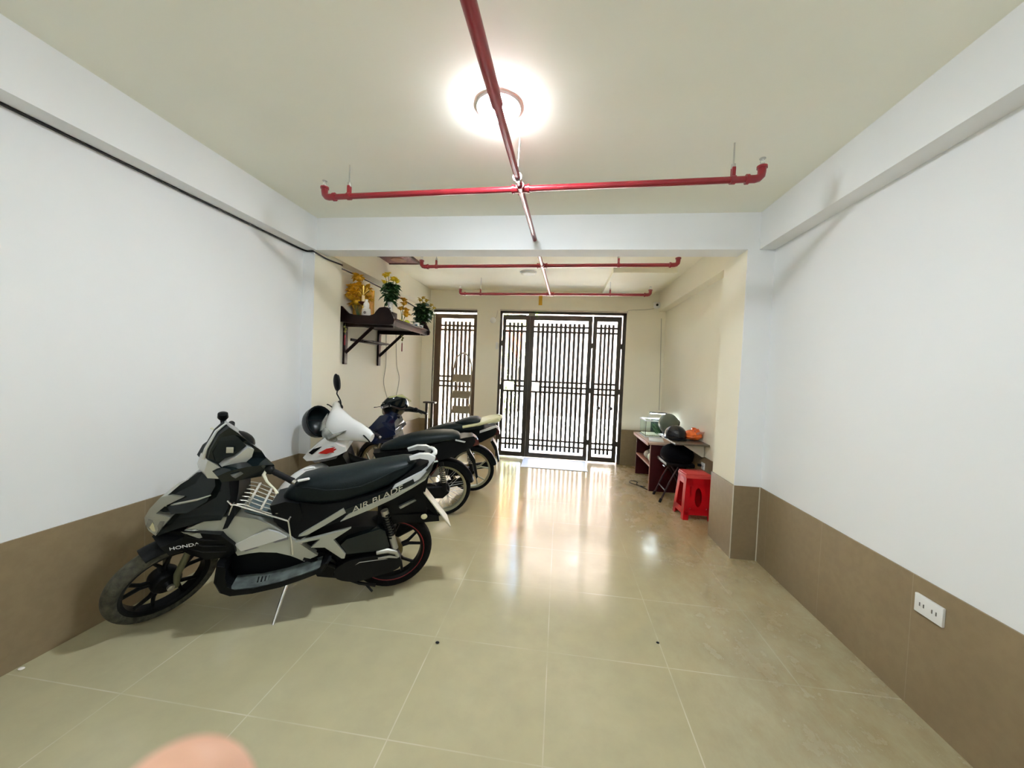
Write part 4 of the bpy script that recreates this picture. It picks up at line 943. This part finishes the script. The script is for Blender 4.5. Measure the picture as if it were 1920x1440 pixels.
def visor(b):
    slab(b, [(.948, 1.205, .040), (.985, 1.175, .034), (1.025, 1.09, .034), (1.022, 1.045, .060), (.96, 1.09, .110), (.905, 1.14, .125), (.925, 1.18, .085)], rnd=.004)
part('visor', visor, m_blkg, cv, M=S1)
part('emblem', lambda b: box(b, -.003, .003, -.016, .016, -.016, .016, bev=.002), m_txt, cv, M=S1 @ Matrix.Translation((.972, .098, 1.122)) @ Matrix.Rotation(R_(56), 4, 'Z') @ Matrix.Rotation(R_(-14), 4, 'Y'))
part('wing_cover', lambda b: slab(b, [(1.04, .985, .10), (1.0, 1.02, .13), (.93, 1.035, .16), (.86, 1.035, .19), (.80, 1.015, .20), (.795, .965, .20), (.86, .945, .18), (.95, .93, .13), (1.02, .935, .10)], rnd=.02), m_blkg, sc1, M=S1)
part('wing_lamp', lambda b: [slab(b, [(.99, .99), (.95, 1.005), (.93, .985), (.975, .97)], w=.012, yc=s * .148, rnd=.003) for s in (-1, 1)], m_lens, sc1, M=S1)
part('instrument_panel', lambda b: (ball(b, (.865, 0, 1.085), (.055, .09, .035)),), m_frm, sc1, M=S1)
part('mirror_mount', lambda b: [(cyl(b, (.90, s * .10, 1.02), (.915, s * .105, 1.19), .014, n=10), lathe(b, [(.016, 1.185), (.026, 1.20), (.024, 1.225), (.01, 1.232)], (.915, s * .105, 0), n=14)) for s in (-1,)], m_frm, sc1, M=S1)
bars(sc1, S1, [(.84, 0, .98), (.84, .14, .985), (.82, .22, .99), (.765, .345, .965)], levm=mat('cream_brake_lever', (.62, .60, .46), .4, metal=.2))
# engine and running gear on the left side
part('engine_block', lambda b: slab(b, [(.50, .46), (.30, .52), (.05, .50), (-.02, .44), (.02, .33), (.10, .20), (.30, .16), (.45, .20), (.52, .34)], w=.09, rnd=.02), m_eng, sc1)
part('belt_case', lambda b: slab(b, [(.33, .20), (.34, .27), (.25, .315), (.12, .325), (0, .33), (-.05, .29), (-.05, .235), (.0, .205), (.10, .185), (.22, .165)], w=.03, rnd=.018, yc=.115, smooth=True), m_eng, sc1)
part('air_box', lambda b: slab(b, [(.32, .42), (.28, .46), (.08, .51), (.05, .49), (.02, .38), (.06, .36), (.20, .36), (.30, .36)], w=.028, rnd=.012, yc=.115), m_blkg, sc1)
part('case_guard', lambda b: (tube(b, [(.30, .15, .24), (.20, .153, .297), (.05, .153, .30), (-.03, .15, .29)], [.004, .006, .006, .004], 6), tube(b, [(.10, .15, .345), (.03, .155, .355), (-.02, .155, .335), (-.035, .15, .30)], [.012, .016, .014, .01], 8), tube(b, [(.09, .152, .31), (.02, .156, .315), (-.03, .152, .30)], [.008, .010, .008], 8), lathe(b, [(.025, .145), (.02, .155), (.005, .157)], (.16, 0, .235), 'Y', 16)), m_alum, sc1)
part('pillion_peg_hanger', lambda b: slab(b, [(.560, .484), (.42, .508), (.253, .543), (.300, .512), (.352, .478), (.283, .368), (.288, .344), (.305, .346), (.40, .432), (.475, .440), (.425, .490), (.560, .474)], w=.166, thick=.02, rnd=.004), m_silv, sc1)
part('frame_tube', lambda b: tube(b, [(.52, .14, .36), (.42, .14, .32), (.36, .13, .28), (.30, .12, .24)], .014, 8), m_frm, sc1)
shock(sc1, (.06, .12, .62), (-.015, .12, .345), m_eng, m_alum); shock(sc1, (.06, -.12, .62), (-.015, -.12, .345), m_eng, m_alum)
part('rear_mudguard', lambda b: slab(b, [(.10, .56, .06), (-.02, .56, .075), (-.20, .55, .075), (-.30, .52, .07), (-.305, .485, .07), (-.20, .485, .07), (-.02, .50, .07), (.06, .45, .06)], rnd=.008), m_frm, sc1)
part('tail_underside', lambda b: slab(b, [(.10, .66, .08), (-.12, .78, .08), (-.22, .83, .07), (-.20, .70, .06), (-.22, .55, .06), (-.10, .52, .06), (.10, .50, .07)], rnd=.01), m_frm, sc1)
part('mudguard_reflector', lambda b: [ball(b, (-.20, s * .078, .53), (.022, .008, .02), u=12, v=8) for s in (-1, 1)], m_amb, sc1)
part('rear_indicator', lambda b: [slab(b, [(-.03, .63), (-.13, .675), (-.14, .665), (-.04, .615)], w=.01, yc=s * .10, rnd=.002) for s in (-1, 1)], m_lens, sc1)
part('number_plate', lambda b: (box(b, -.004, .004, -.085, .085, -.17, .16, bev=.002),), m_plate, sc1, M=Matrix.Translation((-.285, 0, .575)) @ Matrix.Rotation(R_(36), 4, 'Y'))
part('plate_holder', lambda b: slab(b, [(-.17, .72), (-.25, .61), (-.30, .52), (-.28, .52), (-.20, .60), (-.14, .68)], w=.05, rnd=.004), m_frm, sc1)
part('exhaust', lambda b: (tube(b, [(.42, -.08, .20), (.25, -.14, .17), (.12, -.16, .22)], .018, 10), tube(b, [(.14, -.17, .22), (.0, -.18, .28), (-.22, -.185, .38)], [.035, .05, .048], 18)), m_eng, sc1)
part('side_stand', lambda b: (tube(b, [(.60, .13, .23), (.628, .185, .14), (.655, .235, .04), (.662, .262, .0)], [.010, .009, .008, .008], 8), slab(b, [(.64, -.008), (.70, -.008), (.70, .0), (.64, .0)], w=.018, yc=.265, rnd=0)), m_chr, sc1)
part('centre_stand', lambda b: (tube(b, [(.36, .10, .20), (.20, .12, .125), (.10, .13, .10)], .010, 8), tube(b, [(.36, -.10, .20), (.20, -.12, .125), (.10, -.13, .10)], .010, 8), cyl(b, (.30, -.11, .17), (.30, .11, .17), .010), tube(b, [(.16, .12, .11), (.12, .17, .09)], .008, 6)), m_eng, sc1)
# wire child seat over the tunnel
m_wire = mat('bright_wire', (.72, .70, .62), .25, metal=.7)
wsat = part('wire_child_seat', lambda b: [tube(b, [(.868, y, .755 - (y + .13) * .12), (.83, y, .748 - (y + .13) * .12), (.75, y, .705 - (y + .13) * .12), (.68, y, .672 - (y + .13) * .12), (.63, y, .658 - (y + .13) * .12)], .0032, 6) for y in (-.13, -.09, -.05, -.01, .03, .07, .11)], m_wire, sc1)
part('seat_loop', lambda b: (tube(b, [(.868, -.13, .755), (.885, -.10, .758), (.885, .06, .735), (.868, .11, .726)], .0045, 6), tube(b, [(.63, -.13, .658), (.615, -.09, .652), (.615, .07, .632), (.63, .11, .629)], .0045, 6)), m_wire, wsat)
part('cross_strap', lambda b: [box(b, x - .0065, x + .0065, -.135, .115, z - .002, z + .002, M=rot_about(R_(-7), 'X', (x, 0, z))) for x, z in ((.81, .728), (.745, .695), (.665, .664))], m_wire, wsat, smooth=False)
part('support_rod', lambda b: (tube(b, [(.90, .135, .760), (.880, .14, .735), (.862, .14, .735), (.60, .14, .610), (.588, .14, .635)], .005, 6), tube(b, [(.875, .14, .735), (.90, .145, .66), (.905, .145, .60)], .0045, 6), tube(b, [(.60, .14, .61), (.585, .148, .50), (.578, .15, .40)], [.005, .005, .009], 6), tube(b, [(.60, -.14, .64), (.585, -.148, .50)], .005, 6), tube(b, [(.875, -.14, .755), (.90, -.145, .60)], .005, 6), cyl(b, (.60, -.14, .62), (.60, .14, .61), .005, n=6), cyl(b, (.875, -.14, .745), (.875, .14, .735), .005, n=6)), m_wire, wsat)
part('glove_pad', lambda b: slab(b, [(.84, .66), (.72, .615), (.62, .56), (.62, .60), (.72, .64), (.83, .685)], w=.07, rnd=.01), mat('blue_grey_pad', (.08, .12, .13), .4), sc1)
part('seat_front_box', lambda b: slab(b, [(.70, .70), (.62, .72), (.55, .70), (.50, .52), (.58, .50), (.68, .60)], w=.10, rnd=.02), m_frm, sc1)
# lettering
def side_text(t, body, x0, z0, x1, z1, y, size, m, shear=.2, width=1):
    """reads left to right as seen from the bike's left side, from (x0,z0) to (x1,z1)"""
    X = Vector((x1 - x0, 0, z1 - z0)).normalized(); Z = Vector((0, 1, 0)); Yv = Z.cross(X).normalized()
    M = Matrix((X, Yv, Z)).transposed().to_4x4(); M.translation = ((x0 + x1) / 2, y, (z0 + z1) / 2)
    return text_mesh('lettering', body, size, m, t, M, shear=shear, width=width)
side_text(sc1, 'AIR BLADE', .262, .650, -.05, .787, .1600, .048, m_txt, .3, 1.42)
side_text(sc1, 'HONDA', 1.150, .520, 1.03, .535, .172, .026, m_tw, 0, 1.4)

# ---------------------------------------------------------------- underbone motorcycles
def underbone(label, loc, head, lean, scale, steer, body, panel, cover, hubm, spokes, mudm):
    t = thing('motorcycle', label, 'motorcycle', loc, (-R_(lean), 0, R_(head)), 'motorbikes parked along the left wall', scale=scale)
    A = (1.16, 0, .285); S = steerM(steer, A)
    wheel(t, (0, 0, .285), .285, .075, None, spokes, m_tyre, m_rimg, hubm, rr=.232)
    wheel(t, (1.215, 0, .285), .285, .065, S, spokes, m_tyre, m_rimg, m_eng, rr=.235)
    part('main_body', lambda b: slab(b, [(.66, .68, .05), (.50, .70, .08), (.30, .72, .10), (.0, .80, .10), (-.20, .84, .08), (-.28, .845, .06), (-.32, .82, .05), (-.27, .74, .07), (-.12, .66, .09), (.10, .60, .10), (.30, .54, .10), (.45, .52, .09), (.60, .56, .07)], rnd=.015), body, t)
    part('frame_spine', lambda b: tube(b, [(1.02, 0, .72), (.85, 0, .60), (.70, 0, .55), (.55, 0, .56)], [.035, .04, .045, .05], 12), m_frm, t)
    def seat(b):
        D = [(.60, .705, .03, .02), (.575, .72, .055, .035), (.52, .735, .08, .045), (.43, .76, .10, .055), (.32, .79, .115, .062), (.22, .81, .122, .062), (.10, .825, .125, .058), (.0, .835, .122, .052), (-.08, .84, .11, .045), (-.13, .84, .085, .032), (-.15, .84, .05, .02)]
        loft(b, [sup(x, z, hw, hh, 20, 2.6) for x, z, hw, hh in D])
    part('seat', seat, m_seat, t, ang=60)
    part('engine', lambda b: (slab(b, [(.66, .44), (.50, .46), (.38, .42), (.34, .30), (.40, .22), (.60, .20), (.68, .28)], w=.11, rnd=.03), tube(b, [(.64, 0, .36), (.84, 0, .40)], [.07, .055], 16), lathe(b, [(.075, .10), (.08, .12), (.05, .14), (.01, .142)], (.50, 0, .32), 'Y', 24)), m_alum, t)
    part('chain_case', lambda b: slab(b, [(.46, .34), (.0, .345), (-.06, .29), (0, .235), (.46, .24)], w=.015, yc=.10, rnd=.012), m_frm, t)
    part('swing_arm', lambda b: [tube(b, [(.42, s * .07, .30), (.0, s * .09, .285), (-.05, s * .09, .285)], .016, 8) for s in (-1, 1)], m_eng, t)
    for s in (-1, 1): shock(t, (.03, s * .115, .60), (-.02, s * .115, .30), m_chr, m_eng)
    part('rear_fender', lambda b: (fender(b, (0, 0, .285), .315, .12, 60, 165, side=.06), slab(b, [(-.26, .68), (-.31, .60), (-.345, .42), (-.33, .40), (-.29, .55), (-.23, .66)], w=.06, rnd=.003)), m_frm, t)
    part('tail_lamp', lambda b: slab(b, [(-.25, .83), (-.33, .81), (-.34, .76), (-.27, .74)], w=.06, rnd=.012), m_tail, t)
    part('leg_shield', lambda b: slab(b, [(1.245, .66, .10), (1.20, .72, .13), (1.10, .82, .17), (1.03, .88, .18), (.99, .84, .19), (.93, .81, .21), (.87, .79, .215), (.86, .755, .215), (.92, .72, .21), (1.0, .69, .20), (1.12, .655, .16), (1.21, .635, .12)], rnd=.016), panel, t)
    part('leg_shield_lower', lambda b: slab(b, [(1.20, .645, .10), (1.08, .665, .16), (.95, .70, .19), (.90, .70, .18), (.86, .60, .15), (.84, .45, .12), (.88, .36, .10), (.93, .36, .09), (.97, .50, .10), (1.05, .60, .11)], rnd=.014), m_frm, t)
    part('shield_inset', lambda b: slab(b, [(1.19, .715, .140), (1.09, .81, .18), (1.03, .855, .19), (1.02, .84, .19), (1.08, .775, .18), (1.16, .70, .148)], rnd=.004), m_frm, t)
    # steered parts
    part('front_fender', lambda b: fender(b, (1.215, 0, .285), .312, .105, 15, 150, side=.06), mudm, t, M=S)
    part('fork', lambda b: [tube(b, [(1.02, s * .055, .70), (1.14, s * .055, .45), (1.20, s * .055, .30)], .016, 10) for s in (-1, 1)], m_alum, t, M=S)
    part('steering_stem', lambda b: cyl(b, (1.08, 0, .52), (.92, 0, .92), .03), m_frm, t, M=S)
    cvr = part('handlebar_cover', cover[0], cover[1], t, M=S)
    part('headlamp', lambda b: ball(b, (1.065, 0, .905), (.062, .098, .062), M=Matrix.Rotation(R_(20), 4, 'Y'), u=24, v=14), m_lens, cvr, M=S)
    part('headlamp_wing', lambda b: [tube(b, [(1.09, s * .06, .915), (1.065, s * .11, .965), (1.01, s * .16, 1.02)], [.034, .024, .004], 8, ry=.7) for s in (-1, 1)], m_lens, cvr, M=S)
    bars(t, S, [(.90, 0, 1.0), (.88, .15, 1.02), (.86, .22, 1.02), (.80, .34, .99)], levm=m_eng)
    part('side_stand', lambda b: tube(b, [(.56, .10, .24), (.58, .20, .10), (.585, .255, .005)], .010, 8), m_chr, t)
    part('foot_peg', lambda b: [tube(b, [(.58, s * .10, .24), (.58, s * .25, .25)], .014, 8) for s in (-1, 1)], m_blk, t)
    part('exhaust', lambda b: tube(b, [(.70, -.10, .22), (.40, -.13, .20), (.10, -.14, .24), (-.25, -.15, .30)], [.018, .02, .042, .04], 14), m_eng, t)
    return t, S
def cov_white(b):
    H = [(.32, .86, .985, .022, .040), (.27, .88, .99, .036, .060), (.19, .925, .995, .052, .085), (.12, .97, .995, .066, .105), (.06, .995, .99, .078, .125), (.0, 1.0, .985, .082, .135)]
    rows = [(-y, x, z, a, c) for y, x, z, a, c in H] + [h for h in H[::-1][1:]]
    loft(b, [[(x + a * math.cos(t) + .25 * (z - (z + c * math.sin(t))), y, z + c * math.sin(t)) for t in [2 * PI * k / 24 for k in range(24)]] for y, x, z, a, c in rows])
m2, S2 = underbone('white-fronted motorcycle in the middle with a black helmet on its handlebar', (-1.11, 3.565, .004), 200.3, 6, .978, 45, m_frm, m_wht, (cov_white, m_wht), m_eng, 'wire', m_wht)
part('red_decal', lambda b: [slab(b, [(1.10, .725, .190), (1.03, .770, .204), (.95, .790, .212), (.975, .770, .211), (.915, .782, .217), (.94, .762, .214), (.895, .765, .219), (.96, .738, .211), (1.0, .735, .206), (1.03, .722, .202)], thick=.01, rnd=0)], m_redd, m2, smooth=False)
part('grey_decal', lambda b: [slab(b, [(1.0, .79, .204), (.94, .80, .212), (.89, .785, .217), (.885, .765, .217), (.93, .78, .213)], thick=.003, rnd=0)], m_grey, m2, smooth=False)
part('grey_lower_panel', lambda b: slab(b, [(1.17, .640, .135), (1.05, .672, .178), (.93, .712, .207), (.95, .68, .20), (1.05, .645, .17), (1.14, .622, .14)], thick=.01, rnd=0), m_grey, m2)
mir = part('mirror_stem', lambda b: tube(b, [(.86, -.20, 1.03), (.87, -.205, 1.10), (.90, -.22, 1.17), (.895, -.225, 1.20)], .006, 8), m_frm, m2, M=S2)
part('mirror_head', lambda b: ball(b, (0, 0, 0), (.022, .045, .085), u=18, v=12), m_frm, mir, M=S2 @ Matrix.Translation((.90, -.235, 1.28)) @ Matrix.Rotation(R_(12), 4, 'X'))
part('mirror_glass', lambda b: ball(b, (0, 0, 0), (.004, .038, .075), u=18, v=12), m_chr, mir, M=S2 @ Matrix.Translation((.882, -.235, 1.28)) @ Matrix.Rotation(R_(12), 4, 'X'))
hb = S2 @ Vector((.83, -.27, .90))
# the helmet hanging from the right grip
m2.matrix_basis = m2.matrix_basis
W2 = Matrix.Translation((-1.11, 3.565, .004)) @ Euler((-R_(6), 0, R_(200.3))).to_matrix().to_4x4() @ Matrix.Scale(.978, 4)
hp = Vector((-2.17, 3.125, .925))
h3 = thing('helmet', 'black open helmet hanging from the right handlebar of the white motorcycle', 'helmet', hp, Vector((-.8, .35, -.28)).to_track_quat('Z', 'Y').to_euler()); helmet(h3, mat('dull_blue_black_shell', (.010, .017, .018), .3), .122)

def cov_dark(b):
    rows = [(1.02, .90, .08, .06), (1.03, .96, .15, .085), (1.0, 1.04, .19, .095), (.96, 1.11, .16, .08), (.92, 1.15, .09, .045)]
    loft(b, [[(x + d * math.cos(a), w_ * math.sin(a), z + .012 * math.cos(a)) for a in [2 * PI * k / 22 for k in range(22)]] for x, z, w_, d in rows])
    for s in (-1, 1): tube(b, [(1.0, s * .10, 1.01), (.95, s * .18, 1.02), (.88, s * .27, 1.01)], [.05, .045, .03], 12, ry=.8)
m3, S3 = underbone('dark blue motorcycle farthest from the viewer with a cream rear carrier', (-1.01, 4.38, .004), 188, 7, .97, -38, m_frm, m_navy, (cov_dark, m_blkg), m_hubg, 'cast', m_navy)
part('dash_trim', lambda b: tube(b, [(.93, -.17, 1.12), (.91, 0, 1.165), (.93, .17, 1.12)], [.010, .018, .010], 8), mat('pale_yellow_trim', (.6, .6, .3), .35), m3, M=S3)
part('front_shield', lambda b: slab(b, [(1.17, .83, .15), (1.06, .955, .15), (.97, .975, .13), (.90, .90, .13), (.87, .78, .18), (.92, .66, .19), (1.12, .62, .18), (1.27, .67, .12), (1.25, .76, .13)], rnd=.02), m_navy, m3)
m_crm = mat('cream_carrier_paint', (.62, .60, .36), .35)
def carrier(b):
    L = [(.10, .12, .845), (-.05, .13, .88), (-.20, .125, .925), (-.31, .09, .955), (-.345, .03, .96)]
    pts = [Vector(p) for p in L] + [Vector((p[0], -p[1], p[2])) for p in L[::-1]]
    tube(b, pts, .017, 10)
    slab(b, [(.08, .862), (-.08, .900), (-.22, .950), (-.32, .962), (-.345, .945), (-.33, .925), (-.22, .905), (-.08, .862), (.08, .842)], w=.105, rnd=.008)
part('rear_carrier', carrier, m_crm, m3)
part('seat_hump', lambda b: loft(b, [sup(x, z, hw, hh, 18, 2.4) for x, z, hw, hh in ((.20, .87, .05, .01), (.12, .885, .095, .035), (.02, .90, .11, .05), (-.06, .905, .11, .045), (-.10, .90, .09, .03))]), m_seat, m3)
part('side_trim', lambda b: slab(b, [(-.10, .80), (-.22, .85), (-.30, .875), (-.31, .86), (-.22, .82), (-.10, .775)], w=.105, thick=.015, rnd=.004), m_silv2, m3)
part('side_trim', lambda b: slab(b, [(-.10, .825), (-.20, .80), (-.19, .79), (-.10, .81)], w=.10, thick=.012, rnd=.002), m_silv2, m2)

# ================================================================ fingertip close to the camera
m_skin = mat('skin', (.80, .46, .32), .5, noise=.06, nscale=60); m_nail = mat('fingernail', (.85, .60, .5), .3)
fg = None
def at_cam(px, py, d): return Vector((0, 0, 1.45)) + (CF + CR * ((px - 960) / 698.7) - CU * ((py - 720) / 698.7)) * d
tip = at_cam(334, 1514, .044)
b = nb()
rings = []
axis = (-CU * .96 - CF * .05 - CR * .1).normalized(); a_, u_ = frame_at(axis, up=CF)
for k, (s, r) in enumerate(((-.0062, .0008), (-.0056, .003), (-.0040, .0052), (-.0015, .0068), (.002, .0077), (.007, .0081), (.013, .0080), (.020, .0077), (.026, .0080), (.032, .0084), (.040, .0082), (.050, .0085), (.058, .0092), (.066, .0094), (.074, .0088))):
    bend = max(0, s - .026); c = tip + axis * s + (-CF) * (bend * .5)
    r *= 1.16; rings.append([c + a_ * (r * math.cos(t)) + u_ * (r * .88 * math.sin(t)) for t in [2 * PI * j / 20 for j in range(20)]])
loft(b, rings)
fg = obj('finger', b, m_skin, subd=1); tag(fg, 'blurred skin-coloured fingertip poking in at the bottom left edge of the view', 'finger')
